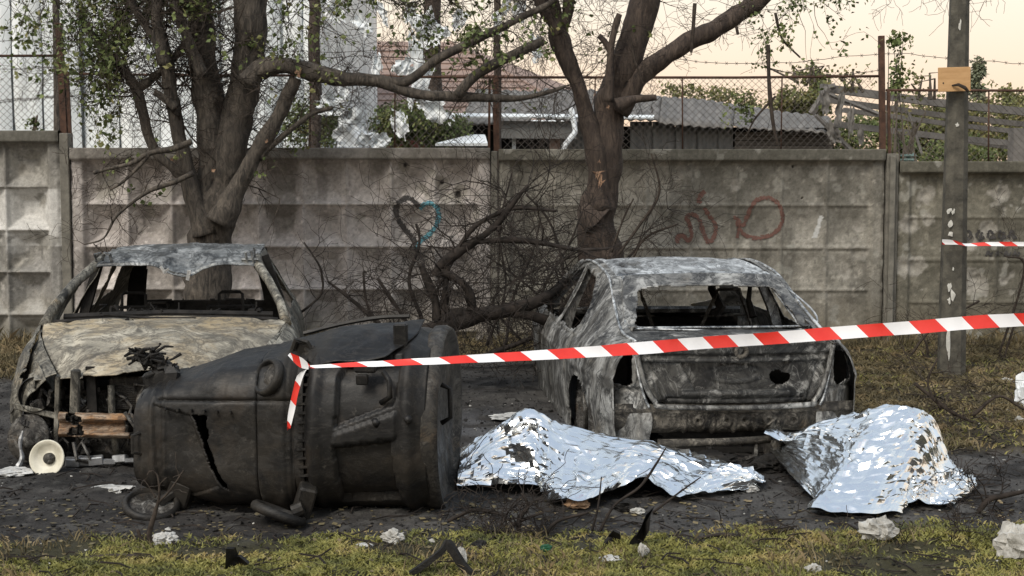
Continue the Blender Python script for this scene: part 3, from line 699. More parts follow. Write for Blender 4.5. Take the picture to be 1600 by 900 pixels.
# bonnet
hr = []
for y, z, w, ed in ((1.0, .735, .80, .0), (.80, .715, .78, .0), (.52, .67, .72, .01), (.30, .60, .63, .02), (.16, .53, .555, .02), (.10, .50, .54, 0)):
    hr.append([(w * t, y - .10 * (1 - t * t) * (y < .9) + .02, z + .035 * (1 - t * t) - ed * abs(t) ** 3) for t in np.linspace(-1, 1, 9)])
patch('bonnet', hr, 80, 170, M['hood'], hatch, lambda C: (C[..., 2] < .535 + .015 * np.cos(C[..., 0] * 9)) & (np.abs(C[..., 0]) < .40), lambda V: -.012 * np.exp(-((np.abs(V[..., 0]) - .48 - .25 * (V[..., 1] - .3)) / .03) ** 2) + .012 * np.exp(-((V[..., 1] - .93) / .03) ** 2), dent=.004, seed=61)
# roof, front edge sagging
rr = []
for y, z, w in ((1.58, 1.045, .565), (1.64, 1.075, .565), (2.0, 1.11, .565), (2.5, 1.125, .565), (3.0, 1.11, .55), (3.35, 1.07, .53)):
    k = 1 if y < 1.65 else (.75 if y < 1.8 else .35 if y < 2.2 else .1)
    rr.append([(w * t, y - .06 * (1 - t * t), z + .03 * (1 - t * t) - k * .058 * math.exp(-((t - .12) / .22) ** 2) - k * .015 * math.cos(t * 3)) for t in np.linspace(-1, 1, 13)])
patch('roof', rr, 90, 130, M['hatch_roof'], hatch, None, lambda V: (fbm(V * np.array([1, 2.5, 1]), 5, 3, 9) - .5) * .03 + .02 * np.exp(-((V[..., 1] - 1.66 + .08 * (1 - (V[..., 0] / .58) ** 2) * 0) / .03) ** 2), dent=.02, seed=62, lin=(False, False))
for s in (-1, 1):   # windscreen pillars with folded section
    b = MB(); b.tube([(s * .80, .93, .72), (s * .755, 1.10, .84), (s * .665, 1.36, .97), (s * .575, 1.62, 1.06), (s * .56, 1.9, 1.10)], [.036, .032, .032, .036, .028], 7); b.build('windscreen_pillar', M['hatch'], hatch, True)
HYs = [.12, .5, .95, 1.4, 1.9, 2.4, 2.9, 3.3, 3.7]
HHx = [.70, .82, .85, .865, .865, .865, .855, .84, .76]; HRx = [.56, .72, .79, .65, .565, .565, .555, .54, .56]; HRz = [.53, .68, .735, .975, 1.095, 1.115, 1.10, 1.055, .80]
for s in (-1, 1):
    rows = [[(s * HHx[i] * fx, HYs[i], min(z, HRz[i] - .03)) for i in range(9)] for fx, z in ((.94, -.02), (.985, .14), (1, .32), (1, .48), (.97, .60), (.93, .67))]
    rows.append([(s * (HRx[i] * .5 + HHx[i] * .93 * .5), HYs[i], (.67 + HRz[i]) / 2 if HRz[i] > .74 else HRz[i] - .01) for i in range(9)])
    rows.append([(s * HRx[i], HYs[i], HRz[i]) for i in range(9)])
    w1 = [(1.22, .70), (1.5, .92), (1.72, 1.05), (2.0, 1.07), (2.0, .69)]; w2 = [(2.12, .69), (2.12, 1.07), (2.75, 1.06), (2.85, .70)]; w3 = [(2.98, .72), (2.92, 1.03), (3.15, 1.0), (3.3, .76)]
    def hole(C):
        y, z = C[..., 1], C[..., 2]
        return inpoly(y, z, w1) | inpoly(y, z, w2) | inpoly(y, z, w3) | (np.hypot((y - .50) / .34, (z - .05) / .33) < 1) | (np.hypot((y - 3.0) / .34, (z - .05) / .33) < 1) | (y < .46) & (s < 0) & (z < .45)
    patch('side_panel', rows, 90, 240, M['hatch'], hatch, hole, lambda V: sum(-.012 * np.exp(-((V[..., 1] - g0) / .012) ** 2) * (V[..., 2] < .7) for g0 in (1.12, 2.06, 2.9)), dent=.02, seed=80 + s, flip=(s < 0))
    b = MB(); b.tube([(s * .80, 2.05, .45), (s * .70, 2.06, .80), (s * .60, 2.06, 1.1)], [.04, .05, .04], 4); b.build('door_pillar', M['char'], hatch)
    for k in range(2): pass
# left fender peeled outwards
patch('fender', [[(-.62, .10, .50), (-.74, .14, .40), (-.79, .18, .28), (-.80, .2, .2)], [(-.70, .25, .60), (-.82, .27, .50), (-.87, .28, .38), (-.885, .28, .24)], [(-.76, .5, .68), (-.85, .5, .60), (-.89, .5, .48), (-.90, .5, .36)], [(-.80, .93, .73), (-.87, .93, .64), (-.885, .93, .52), (-.89, .93, .40)]], 60, 60, M['hatch'], hatch, lambda C: (C[..., 1] < .5) & (fbm(C, 7, 3, 2) > .60), dent=.03, seed=63)
patch('fender', [[(.62, .10, .50), (.74, .14, .40), (.80, .18, .28)], [(.70, .25, .60), (.82, .27, .50), (.86, .28, .38)], [(.76, .5, .68), (.85, .5, .60), (.88, .5, .48)], [(.80, .93, .73), (.87, .93, .64), (.875, .93, .52)]], 60, 50, M['hatch'], hatch, None, dent=.02, seed=64, flip=True)
# tailgate with rear window
patch('tailgate', [[(w * t, y + .05 * (1 - t * t), z + .01 * (1 - t * t)) for t in np.linspace(-1, 1, 9)] for y, z, w in ((3.30, 1.09, .55), (3.40, 1.0, .57), (3.58, .78, .63), (3.66, .60, .66), (3.70, .35, .66), (3.70, .1, .62))], 90, 120, M['char'], hatch, lambda C: inpoly(C[..., 0], C[..., 2], [(-.50, .64), (-.45, 1.01), (.45, 1.01), (.50, .64)]), dent=.01, seed=65)
b = MB(); b.box((0, 1.9, .02), (1.62, 3.3, .03)); b.box((0, 1.02, .42), (1.45, .04, .58)); b.build('floor_pan', M['char'], hatch)
# cowl and dash tubes
b = MB(); b.tube([(-.74, .98, .745), (-.3, .93, .765), (.3, .93, .768), (.74, .98, .745)], .018, 6); b.tube([(-.40, .90, .80), (-.1, .90, .775), (.2, .9, .77)], .009, 5); b.tube([(-.25, .88, .775), (-.22, .87, .73), (-.20, .87, .765)], .016, 4); b.build('wiper_cowl', M['char'], hatch)
b = MB(); rnd = random.Random(3)
b.tube([(-.7, 1.12, .76), (0, 1.12, .78), (.7, 1.12, .76)], .028, 6)
for k in range(46):
    x = rnd.uniform(-.6, .62); z0 = rnd.uniform(.70, .76); p = [(x, 1.2 + rnd.uniform(-.1, .1), z0)]
    for j in range(3): p.append((p[-1][0] + rnd.uniform(-.05, .05), p[-1][1] + rnd.uniform(-.05, .05), p[-1][2] + rnd.uniform(-.02, .05)))
    b.tube(p, rnd.choice([.006, .009, .014]), 5)
b.build('dash_frame', M['char'], hatch)
for (cx, cy) in ((-.34, 1.75), (.36, 1.75), (-.30, 2.75), (.36, 2.75)):
    b = MB(); h0 = .755 if cy < 2 else .64
    for dx in (-.17, .17): b.tube([(cx + dx, cy - .1, .2), (cx + dx, cy + .05, .6), (cx + dx * .95, cy + .1, h0)], .014, 6)
    b.tube([(cx - .17, cy + .1, h0), (cx + .17, cy + .1, h0)], .013, 6)
    b.tube([(cx - .15, cy + .1, h0 - .10), (cx + .15, cy + .1, h0 - .10)], .010, 6)
    for dx in (-.09, .09): b.tube([(cx + dx, cy + .06, h0 - .28), (cx + dx, cy + .1, h0 + .02)], .011, 5)
    hh = .10 if cy < 2 else .05
    b.tube([(cx - .085, cy + .1, h0 - .05), (cx - .085, cy + .11, h0 + hh - .015), (cx - .065, cy + .11, h0 + hh), (cx + .065, cy + .11, h0 + hh), (cx + .085, cy + .11, h0 + hh - .015), (cx + .085, cy + .1, h0 - .05)], .012, 6)
    for k in range(4): b.tube([(cx - .16, cy, .35 + .09 * k), (cx + .16, cy + .01, .36 + .09 * k)], .006, 4)
    b.build('seat_frame', M['char'], hatch)
# engine bay
b = MB(); b.box((0, .55, .2), (1.0, .5, .4), bev=.03); b.build('engine_block', M['junk'], hatch)
b = MB()
for k in range(170):
    x = rnd.uniform(-.62, .62); z = rnd.uniform(.03, .47); y = rnd.uniform(.16, .34); r = rnd.uniform(.012, .045)
    if rnd.random() < .22: b.box((x, y, z), (rnd.uniform(.012, .07), rnd.uniform(.02, .06), rnd.uniform(.012, .08)), (rnd.uniform(-.2, .2), rnd.uniform(-.2, .2), rnd.uniform(-.2, .2)), bev=.003)
    else:
        p = [(x, y, z)]
        for j in range(4): p.append((p[-1][0] + rnd.uniform(-.07, .07), p[-1][1] + rnd.uniform(-.04, .04), p[-1][2] + rnd.uniform(-.08, .06)))
        b.tube(p, r * .35, 6)
b.build('engine_parts', M['junk'], hatch)
b = MB(); b.box((-.45, .10, .43), (.055, .05, .26), (0, .06, 0), bev=.008); b.build('radiator_strut', M['hatch'], hatch)
b = MB(); b.box((-.36, .16, .42), (.055, .06, .30), (0, -.03, 0)); b.build('radiator_strut', M['char'], hatch)
b = MB(); b.box((.05, .2, .40), (.62, .04, .20), bev=.01)
for k in range(16): b.box((.05, .175, .315 + k * .011), (.60, .012, .004))
b.build('radiator', M['junk'], hatch)
b = MB(); b.tube([(-.24, .13, .46), (-.24, .13, .33), (-.22, .14, .04)], .022, 8); b.build('support_tube', M['hatch'], hatch, True)
b = MB(); b.box((.06, .12, .43), (.14, .03, .07), (0, .1, 0), bev=.006); b.box((.16, .11, .40), (.09, .03, .12), (0, -.1, 0), bev=.006); b.build('bracket_plate', M['hatch_roof'], hatch)
b = MB(); b.lathe([(.001, .04), (.06, .035), (.075, 0), (.075, -.06)], Matrix.Translation((-.02, .14, .36)) @ Matrix.Rotation(R(90), 4, 'X'), 18); b.build('pulley', M['junk'], hatch, True)
# double ridged cross beam
bp = [(0, 0), (-.03, .012), (-.045, .03), (-.03, .05), (-.012, .062), (-.006, .075), (-.012, .088), (-.03, .10), (-.045, .12), (-.03, .138), (0, .15)]
patch('bumper_beam', [[(x, .02 + y * 1.1 + .03 * x * x * 4, .155 + z - .03 * x) for y, z in bp] for x in (-.54, -.4, -.2, 0, .2, .4, .54)], 90, 60, M['rust'], hatch, lambda C: fbm(C, 9, 3, 14) > .68, dent=.008, seed=90, flip=True)
b = MB(); b.tube([(-.14, -.02, .32), (-.06, -.06, .22), (.1, -.06, .16), (.2, -.02, .14)], .012, 5); b.build('hanging_cable', M['junk'], hatch)
for pp, r_ in (([(-.10, -.02, .31), (-.02, -.07, .17), (.02, -.05, .03)], .008), ([(-.45, 0, .15), (-.43, -.02, .05), (-.35, .02, .02)], .012), ([(-.40, 0, .15), (-.36, -.03, .08), (-.33, 0, .0)], .008)):
    b = MB(); b.tube(pp, r_, 5); b.build('hanging_cable', M['junk'], hatch)
b = MB()
for k in range(14): b.box((-.46 + k * .07, .02 + rnd.uniform(-.015, .015), .03 + rnd.uniform(-.006, .012)), (.085, .06, rnd.uniform(.025, .05)), (rnd.uniform(-.3, .3), rnd.uniform(-.1, .1), rnd.uniform(-.2, .2)), bev=.005)
b.build('lower_lip', M['alu'], hatch)
b = MB()
for k in range(34):
    x = rnd.uniform(-.82, -.60); z = rnd.uniform(.05, .5); y = rnd.uniform(.12, .36)
    if k % 4 == 0: b.box((x, y, z), (rnd.uniform(.01, .06), rnd.uniform(.03, .08), rnd.uniform(.02, .11)), (rnd.uniform(-.4, .4), rnd.uniform(-.4, .4), rnd.uniform(-.4, .4)), bev=.003)
    else:
        p = [(x, y, z)]
        for j in range(4): p.append((p[-1][0] + rnd.uniform(-.04, .04), p[-1][1] + rnd.uniform(-.04, .04), p[-1][2] + rnd.uniform(-.08, .05)))
        b.tube(p, rnd.uniform(.004, .014), 6)
b.build('headlight_remains', M['junk'], hatch)
b = MB(); b.lathe([(.10, .05), (.105, .04), (.09, -.03), (.05, -.07), (.001, -.08)], Matrix.Translation((-.70, .20, .40)) @ Matrix.Rotation(R(80), 4, 'X'), 22); b.build('headlight_bucket', M['char'], hatch, True)
b = MB(); b.box((-.58, .22, .27), (.03, .18, .50), (0, .05, .1), bev=.006); b.build('inner_wing_plate', M['hatch'], hatch)
b = MB(); b.lathe([(.14, .0), (.145, .012), (.14, .024), (.06, .024), (.055, .06), (.001, .065)], Matrix.Translation((-.74, .16, .15)) @ Matrix.Rotation(R(78), 4, 'X') @ Matrix.Rotation(R(-20), 4, 'Y'), 28); b.build('brake_disc', M['junk'], hatch, True)
b = MB(); b.box((-.70, .16, .31), (.26, .03, .035), (0, .25, 0), bev=.005); b.build('lamp_bracket', M['hatch'], hatch)
b = MB(); b.tube([tuple(q) for q in crv(np.array([(-.77, .12, .20), (-.785, .1, .12), (-.77, .08, .05), (-.79, .06, .0)]), 12)], [.008, .012, .016, .014, .012, .01, .013, .016, .018, .016, .02, .022], 7); b.build('alloy_drip', M['alu'], hatch)
for x, y, q in ((-.72, .5, RYn), (.72, .5, RY), (-.74, 3.0, RYn), (.74, 3.0, RY)): rim(hatch, (x, y, .17), q)
b = MB(); b.tube([(-.52, 1.62, 1.10), (-.50, 1.60, 1.15), (-.46, 1.58, 1.14), (-.45, 1.6, 1.09)], .012, 5); b.tube([(-.56, 1.62, 1.09), (-.57, 1.60, 1.14), (-.52, 1.57, 1.15)], .01, 5); b.build('sun_visor_bracket', M['hatch_roof'], hatch)
b = MB(); b.tube([(.50, 1.60, 1.08), (.49, 1.58, 1.15), (.53, 1.58, 1.16), (.545, 1.6, 1.08)], .011, 5); b.tube([(.56, 1.6, 1.08), (.55, 1.6, 1.18)], .008, 5); b.tube([(.46, 1.6, 1.10), (.58, 1.6, 1.10)], .012, 5); b.build('sun_visor_bracket', M['hatch_roof'], hatch)
b = MB(); b.box((.09, 1.52, 1.0), (.025, .01, .07), (.1, .2, .1)); b.build('mirror_stub', M['ashwhite'], hatch)
b = MB(); b.box((-.08, 1.49, 1.04), (.06, .01, .018), (.2, .9, 0)); b.build('ash_flake', M['ashwhite'], hatch)
b = MB(); b.box((-.06, 1.485, 1.035), (.05, .01, .014), (.2, -.6, 0)); b.build('ash_flake', M['ashwhite'], hatch)

# cream horn or lamp bowl lying by the hatchback's wheel
c = gr(76, 738); bowl = thing('horn_bowl', 'cream enamel bowl-shaped horn lying in front of the hatchback wheel', 'horn', (c.x, c.y - .02, .085), 0)
Mx = Matrix.Rotation(R(76), 4, 'X') @ Matrix.Rotation(R(-8), 4, 'Y')
b = MB(); b.lathe([(.104, .0), (.106, .006), (.098, .008), (.08, -.012), (.05, -.03), (.03, -.034), (.028, -.03)], Mx, 36); b.build('bowl', M['cream'], bowl, True)
b = MB(); b.lathe([(.001, -.002), (.022, -.004), (.032, -.014), (.034, -.034)], Mx, 20); b.build('hub', M['junk'], bowl, True)

# ------------------------------------------------------------------ overturned waste container
A = gr(232, 770); binr = thing('waste_container', 'charred black four-wheeled waste container tipped onto its side in front', 'waste container', (-1.885, 7.78, 0), R(-5))
# along local x: s ; y to the back ; z up
st = [0, .05, .12, .45, .80, .90, .93, .98, 1.06, 1.41, 1.50]
zc = [.345, .35, .355, .385, .405, .415, .42, .425, .43, .435, .435]
rz = [.25, .275, .285, .37, .395, .40, .43, .44, .44, .45, .44]
ry = [.36, .385, .395, .45, .48, .485, .51, .52, .52, .52, .50]
def section(i_s, ex, na):
    ex = ex + .8 * (i_s < .85)
    z0, a, bb = np.interp(i_s, st, zc), np.interp(i_s, st, rz), np.interp(i_s, st, ry)
    ph = np.linspace(math.pi, 3 * math.pi, 1601)
    c, s = np.cos(ph), np.sin(ph)
    Q = np.stack([-bb * np.sign(c) * np.abs(c) ** (2 / ex), z0 + a * np.sign(s) * np.abs(s) ** (2 / ex)], -1)
    l = np.concatenate([[0], np.cumsum(np.linalg.norm(np.diff(Q, axis=0), axis=1))]); t = np.linspace(0, l[-1], na)
    return np.stack([np.full(na, i_s), np.interp(t, l, Q[:, 0]), np.interp(t, l, Q[:, 1])], -1)
def shell(name, s0, s1, ns, na, ex, mat, disp, hole=None, dent=.02, seed=0):
    V = np.stack([section(s, ex, na) for s in np.linspace(s0, s1, ns)])
    Nn = -gnormals(V); 
    mid = V.mean(axis=1, keepdims=True); sg = np.sign(((V - mid) * Nn).sum(-1, keepdims=True)); Nn = Nn * sg
    d = (fbm(V, 3, 3, seed) - .5) * 2 * dent + (fbm(V, 13, 3, seed + 1) - .5) * dent * .4
    d[:, -1] = d[:, 0]
    if disp is not None: d = d + disp(V)
    V = V + Nn * d[..., None]
    keep = None
    if hole is not None:
        C = (V[:-1, :-1] + V[1:, :-1] + V[:-1, 1:] + V[1:, 1:]) / 4; keep = ~hole(C).ravel()
    o = mk(name, V.reshape(-1, 3), gridfaces(ns, na, keep), mat, binr, True)
    m = o.modifiers.new('thickness', 'SOLIDIFY'); m.thickness = .012; m.offset = 0
    return o
G_ = lambda q, w: np.exp(-(q / w) ** 2)
def body_disp(V):
    x, y, z = V[..., 0], V[..., 1], V[..., 2]; f = y < 0
    d = -.014 * G_(z - (.565 + .03 * (x - .1)), .008) * f * (x > .12) * (x < .86)
    d = d + .010 * G_(x - .10, .014) + .012 * G_(x - .80, .05) + .010 * (ss(.66, .68, x) - ss(.80, .82, x)) - .012 * G_(x - .665, .008) - .012 * G_(x - .845, .010) + .008 * G_(x - .16, .01)
    d = d - .012 * inpoly(x, z, [(.10, .545), (.31, .50), (.36, .35), (.46, .14), (.30, .08), (.12, .10)]) * f   # torn lower sheet, sunk
    return d
slit = [(.325, .500), (.415, .500), (.405, .37), (.44, .26), (.50, .14), (.515, .12), (.47, .14), (.41, .24), (.375, .36)]
shell('body', 0, .90, 190, 420, 3.2, M['bin'], body_disp, lambda C: (inpoly(C[..., 0] + (fbm(C, 20, 2, 3) - .5) * .03, C[..., 2], slit)) & (C[..., 1] < 0), .030, 3)
V = section(.02, 3.2, 60); mk('bottom_plate', np.concatenate([[[.02, 0, .345]], V]), [(0, i + 1, i + 2) for i in range(59)], M['bin'], binr)
def lid_disp(V):
    x, y, z = V[..., 0], V[..., 1], V[..., 2]; f = y < -.05
    xx = x - .10 * (z - .4) * .0
    r1 = inpoly(xx, z, [(1.10, .78), (1.07, .72), (1.06, .46), (1.36, .58), (1.385, .80), (1.12, .80)])
    r2 = inpoly(xx, z, [(1.05, .36), (1.34, .40), (1.37, .08), (1.07, .06)])
    bar = inpoly(xx, z, [(1.06, .43), (1.37, .54), (1.37, .42), (1.05, .375)])
    d = -.042 * r1 - .040 * r2 + .016 * bar
    d = d + .020 * G_(x - .955, .028) + .022 * G_(x - 1.42, .03)
    return d * np.where(f, 1, .3)
shell('lid', .90, 1.51, 80, 300, 2.5, M['bin'], lid_disp, None, .015, 9)
# collar strap with tabs between body and lid
for k in range(16):
    z = .08 + k * .045
    for x in (.815, .895):
        sy = -.485 * (1 - min(1, abs((z - .41) / .40)) ** 3.2) ** (1 / 3.2) - .012 if abs(z - .41) < .39 else None
        if sy and rnd.random() < .8: b = MB(); b.box((x + rnd.uniform(-.004, .004), sy, z), (.045, .012, .012), (0, 0, .1)); b.build('collar_tab', M['bin'], binr)
# round end plate facing the camera side
Mr = Matrix.Translation((1.51, .0, .435)) @ Matrix.Rotation(R(90), 4, 'Y')
b = MB(); b.lathe([(.49, -.04), (.515, -.02), (.52, .03), (.505, .06), (.485, .055), (.47, .03), (.40, .01), (.2, -.01), (.001, -.015)], Matrix.Diagonal((1, 1, .93, 1)) @ Matrix.Translation((0, 0, .03)) @ Mr, 72); o = b.build('end_plate', M['bin_rim'], binr, True)
b = MB(); b.tube([(1.535, -.10, .62), (1.58, -.10, .60), (1.585, -.10, .45), (1.535, -.10, .42)], .014, 6); b.build('handle', M['bin'], binr, True)
b = MB(); b.tube([(1.30, -.47, .735), (1.335, -.51, .70), (1.34, -.515, .62), (1.29, -.50, .585)], .014, 6); b.build('handle', M['bin'], binr, True)
b = MB(); b.box((1.215, -.49, .765), (.11, .05, .06), bev=.008); b.box((1.20, -.50, .70), (.06, .03, .05), bev=.005); b.build('latch', M['bin'], binr)
for p in ((1.26, -.53, .50), (1.42, -.54, .52)):
    b = MB(); b.tube([(p[0], p[1] + .03, p[2]), (p[0] + .02, p[1] - .02, p[2] - .01)], [.026, .018], 10); b.build('knob', M['bin'], binr, True)
# wheels: tyre torus + hub
def castor(c, rot, r=.115, w=.045, name='wheel', flat=1):
    Mx = Matrix.Translation(c) @ rot; b = MB()
    pr = [(r - w * .55, 0), (r - w * .45, w * .45), (r - .012, w * .5), (r, w * .3), (r + .004, 0), (r, -w * .3), (r - .012, -w * .5), (r - w * .45, -w * .45), (r - w * .55, 0)]
    b.lathe(pr, Mx, 32); o = b.build(name, M['bin'], binr, True)
    b = MB(); b.lathe([(.001, .012), (.03, .014), (.04, .004), (.06, -.004), (r - w * .5, .004)], Mx, 20); h = b.build('hub', M['junk'], o, True)
    return o
castor((.72, -.45, .70), Matrix.Rotation(R(-42), 4, 'Z') @ Matrix.Rotation(R(66), 4, 'X'), .098, .055)
b = MB(); b.box((.86, -.25, .80), (.10, .10, .12), (.2, .3, .2), bev=.01); b.tube([(.80, -.30, .80), (.83, -.32, .87), (.88, -.30, .86), (.92, -.28, .77)], .016, 6); b.tube([(.84, -.28, .86), (.90, -.31, .80), (.96, -.30, .76)], .012, 6); b.build('wheel_fork', M['bin'], binr)
castor((.10, -.42, .035), Matrix.Rotation(R(18), 4, 'X') @ Matrix.Rotation(R(10), 4, 'Y'), .14, .05)
b = MB(); b.box((.22, -.30, .085), (.12, .12, .14), (.2, .35, 0), bev=.01); b.tube([(.13, -.40, .04), (.2, -.33, .09), (.25, -.28, .16)], .025, 6); b.build('wheel_fork', M['bin'], binr)
castor((.80, -.60, .05), Matrix.Rotation(R(35), 4, 'Z') @ Matrix.Rotation(R(24), 4, 'Y'), .14, .05)
b = MB(); b.box((.90, -.47, .09), (.09, .10, .17), (.3, .25, .3), bev=.01); b.tube([(.86, -.56, .05), (.91, -.55, .07)], .035, 10); b.build('wheel_fork', M['bin'], binr)
# molten castor at the top corner
b = MB(); b.box((.07, -.12, .64), (.14, .22, .10), (0, -.25, 0), bev=.015); b.tube([(.14, -.22, .60), (.16, -.22, .68), (.13, -.2, .71), (.08, -.2, .70)], [.05, .045, .04, .03], 4); b.build('wheel_bracket', M['bin'], binr)
b = MB()
for k in range(70):
    t0 = rnd.uniform(-.04, .16); p0 = Vector((t0, -.18 + rnd.uniform(-.04, .04), .76 - t0 * .45 + rnd.uniform(-.03, .03)))
    p = [p0]
    for j in range(3): p.append(p[-1] + Vector((rnd.uniform(-.045, .045), rnd.uniform(-.03, .03), rnd.uniform(-.03, .03))))
    b.tube(p, [rnd.uniform(.004, .011) for _ in p], 6)
b.build('melted_wheel', M['char'], binr)
b = MB(); b.tube([(.04, -.38, .40), (.01, -.42, .39), (.01, -.42, .30), (.04, -.38, .29)], .010, 5); b.build('handle', M['bin'], binr)
# sheet flap along the top
patch('top_flap', [[(.80, -.10, .84), (1.0, -.12, .905), (1.2, -.12, .93), (1.45, -.08, .94)], [(.82, -.26, .80), (1.0, -.30, .845), (1.2, -.30, .86), (1.42, -.26, .88)], [(.95, -.40, .745), (1.05, -.42, .77), (1.2, -.42, .78), (1.3, -.42, .80)]], 30, 70, M['bin'], binr, dent=.02, seed=12)
b = MB(); q = crv(np.array([(.80, -.02, .87), (1.0, 0, .92), (1.2, 0, .955), (1.36, -.02, .965)]), 14); b.tube([tuple(x) for x in q], .012, 5); b.box((1.36, -.30, .86), (.07, .05, .20), (.1, 0, 0), bev=.008); b.build('hinge_bar', M['bin'], binr)
for z in range(6):
    b = MB(); x = .18 + z * .07; b.tube([(x, -.40 - .012 * z, .525), (x, -.43 - .012 * z, .525)], .008, 6); b.build('rivet', M['bin'], binr)

# ------------------------------------------------------------------ foil blankets
def blanket(name, label, F, Rg, B, nu, nv, seed, hz_=None, grid=.075, fold=.031, shear=.12, tlt=.10, tens=None):
    "sheet from the front hem F over the ridge Rg to the back hem B (world points)"
    f, r, k = np.array(F), np.array(Rg), np.array(B)
    n = max(len(f), len(r), len(k)); f, r, k = crv(f, 24, lin=True), crv(r, 24, lin=True), crv(k, 24, lin=True)
    m1 = f * .62 + r * .38; m1[:, 2] = f[:, 2] * .55 + r[:, 2] * .45 ; m1[:, 1] -= .02
    m2 = f * .28 + r * .72; m2[:, 2] = f[:, 2] * .16 + r[:, 2] * .84
    m3 = r * .6 + k * .4
    V = crv(crv(np.stack([f, m1, m2, r, m3, k]), nv, 0), nu, 1)
    org = V.reshape(-1, 3).mean(0); org[2] = 0
    rs = np.random.RandomState(seed)
    Nn = gnormals(V); Nn *= np.sign(Nn[..., 2:3] + 1e-6)
    U = np.linspace(0, 1, nu)[None, :] * np.ones((nv, 1)); T = np.linspace(0, 1, nv)[:, None] * np.ones((1, nu))
    # rectangular packing folds: every fold cell tilts on its own; ridges of crumple between them
    L1 = np.linalg.norm(np.diff(V[nv // 3], axis=0), axis=1).sum(); L2 = np.linalg.norm(np.diff(V[:, nu // 2], axis=0), axis=1).sum()
    SB = 5; cu, cv = max(4, round(L1 / (grid * 1.25))), max(4, round(L2 / (grid * .95))); mu, mv = cu * SB + 1, cv * SB + 1
    U, T = np.meshgrid(np.linspace(0, 1, mu), np.linspace(0, 1, mv))
    uu = U + shear * (T - .5) * np.sin(U * math.pi) ** .7 * .5 + .012 * np.sin(T * 7 + U * 5) * np.sin(U * math.pi); tt = T + .030 * np.sin(U * 9 + 1) * np.sin(T * math.pi) + tlt * (U - .5) * np.sin(T * math.pi) * .5
    def samp(A):
        x, y = np.clip(uu, 0, 1) * (nu - 1), np.clip(tt, 0, 1) * (nv - 1); i, j = np.minimum(x.astype(int), nu - 2), np.minimum(y.astype(int), nv - 2); f, g_ = (x - i)[..., None], (y - j)[..., None]
        return (A[j, i] * (1 - f) + A[j, i + 1] * f) * (1 - g_) + (A[j + 1, i] * (1 - f) + A[j + 1, i + 1] * f) * g_
    V, Nn = samp(V), samp(Nn); nu, nv = mu, mv
    iu, iv = np.arange(mu) // SB, np.arange(mv) // SB; fu, fv = (np.arange(mu) % SB) / SB, (np.arange(mv) % SB) / SB
    t1, t2 = rs.normal(0, .5, (cv + 1, cu + 1)), rs.normal(0, .5, (cv + 1, cu + 1)); IU, IV = np.meshgrid(iu, iv); FU, FV = np.meshgrid(fu, fv)
    onl = (FU == 0) | (FV == 0); mid = ss(0, .12, T) * ss(1, .9, T) * ss(0, .05, U) * ss(1, .95, U)
    d = np.where(onl, .003 * np.sign(fbm(V, 9, 1, seed) - .45), (t1[IV, IU] * (FU - .5) + t2[IV, IU] * (FV - .5)) * fold) * mid
    rid = lambda p, sc, q: 1 - np.abs(fbm(p, sc, 2, q) - .5) * 4
    crm = ss(.45, .05, T) * ss(.35, .60, fbm(V, 1.9, 2, seed + 21)) * .8 + .22 + ss(.16, .0, T) * .8 + .5 * ss(.10, .0, np.minimum(U, 1 - U))
    W2 = np.stack([U * L1 * .8 + T * L2 * .6, T * L2 * .45 - U * L1 * .25, U * 0 + seed], -1)
    d = d + crm * (rid(W2, 6.5, seed) * .018 + rid(V, 12, seed + 3) * .008) + rid(W2, 2.6, seed + 6) * .036 + rid(np.stack([U * L1, T * L2 * .15 + U * L1 * .1, U * 0], -1), 4.5, seed + 9) * .014
    V = V + tens(V) if tens else V
    V = V + Nn * d[..., None]
    V[..., 2] = np.maximum(V[..., 2], .012 + .01 * rs.rand(nv, nu))
    # triangulate at random so that the folds stay crisp
    q = gridfaces(nv, nu); alt = rs.rand(len(q)) < .5
    T1 = np.where(alt[:, None], q[:, [0, 1, 2]], q[:, [0, 1, 3]]); T2 = np.where(alt[:, None], q[:, [0, 2, 3]], q[:, [1, 2, 3]])
    o = mk(name, (V - org).reshape(-1, 3), np.concatenate([T1, T2]), M['foil']); o.location = org
    return tag(o, label, 'foil blanket')
G3 = lambda u, v, z=0.015: tuple(gr(u, v) + Vector((0, 0, z)))
A3 = lambda u, v, Y: tuple(at(u, v, Y))
blanket('foil_blanket', 'crumpled silver foil blanket spread low with a pointed peak beside the tipped container',
        [G3(712, 768), G3(770, 766), G3(858, 772), G3(868, 794), G3(908, 801), G3(960, 783, .05), G3(1010, 779, .06), G3(1050, 789), G3(1110, 777), G3(1188, 768)],
        [A3(722, 722, 8.0), A3(775, 680, 8.15), A3(824, 650, 8.2), A3(868, 660, 8.2), A3(940, 678, 8.2), A3(1010, 700, 8.15), A3(1070, 722, 8.1), A3(1120, 740, 8.0), A3(1150, 741, 7.95), A3(1190, 764, 7.9)],
        [G3(722, 715), G3(790, 705), G3(850, 700), G3(950, 705), G3(1060, 715), G3(1130, 735), G3(1196, 758)], 120, 62, 5)
blanket('foil_blanket', 'crumpled silver foil blanket tented into a tall hump behind the sedan at right',
        [G3(1196, 700, .12), G3(1215, 722, .08), G3(1248, 762, .05), G3(1288, 800), G3(1276, 812), G3(1335, 815), G3(1382, 806), G3(1400, 800), G3(1440, 797), G3(1480, 803), G3(1512, 768)],
        [A3(1198, 688, 8.3), A3(1240, 690, 8.15), A3(1285, 668, 8.1), A3(1340, 657, 8.0), A3(1390, 645, 7.9), A3(1432, 641, 7.85), A3(1452, 655, 7.8), A3(1468, 712, 7.75), A3(1478, 755, 7.7), A3(1502, 757, 7.75), A3(1514, 763, 7.8)],
        [G3(1205, 690), G3(1280, 700), G3(1360, 705), G3(1440, 715), G3(1490, 740), G3(1516, 760)], 110, 76, 9, grid=.075)

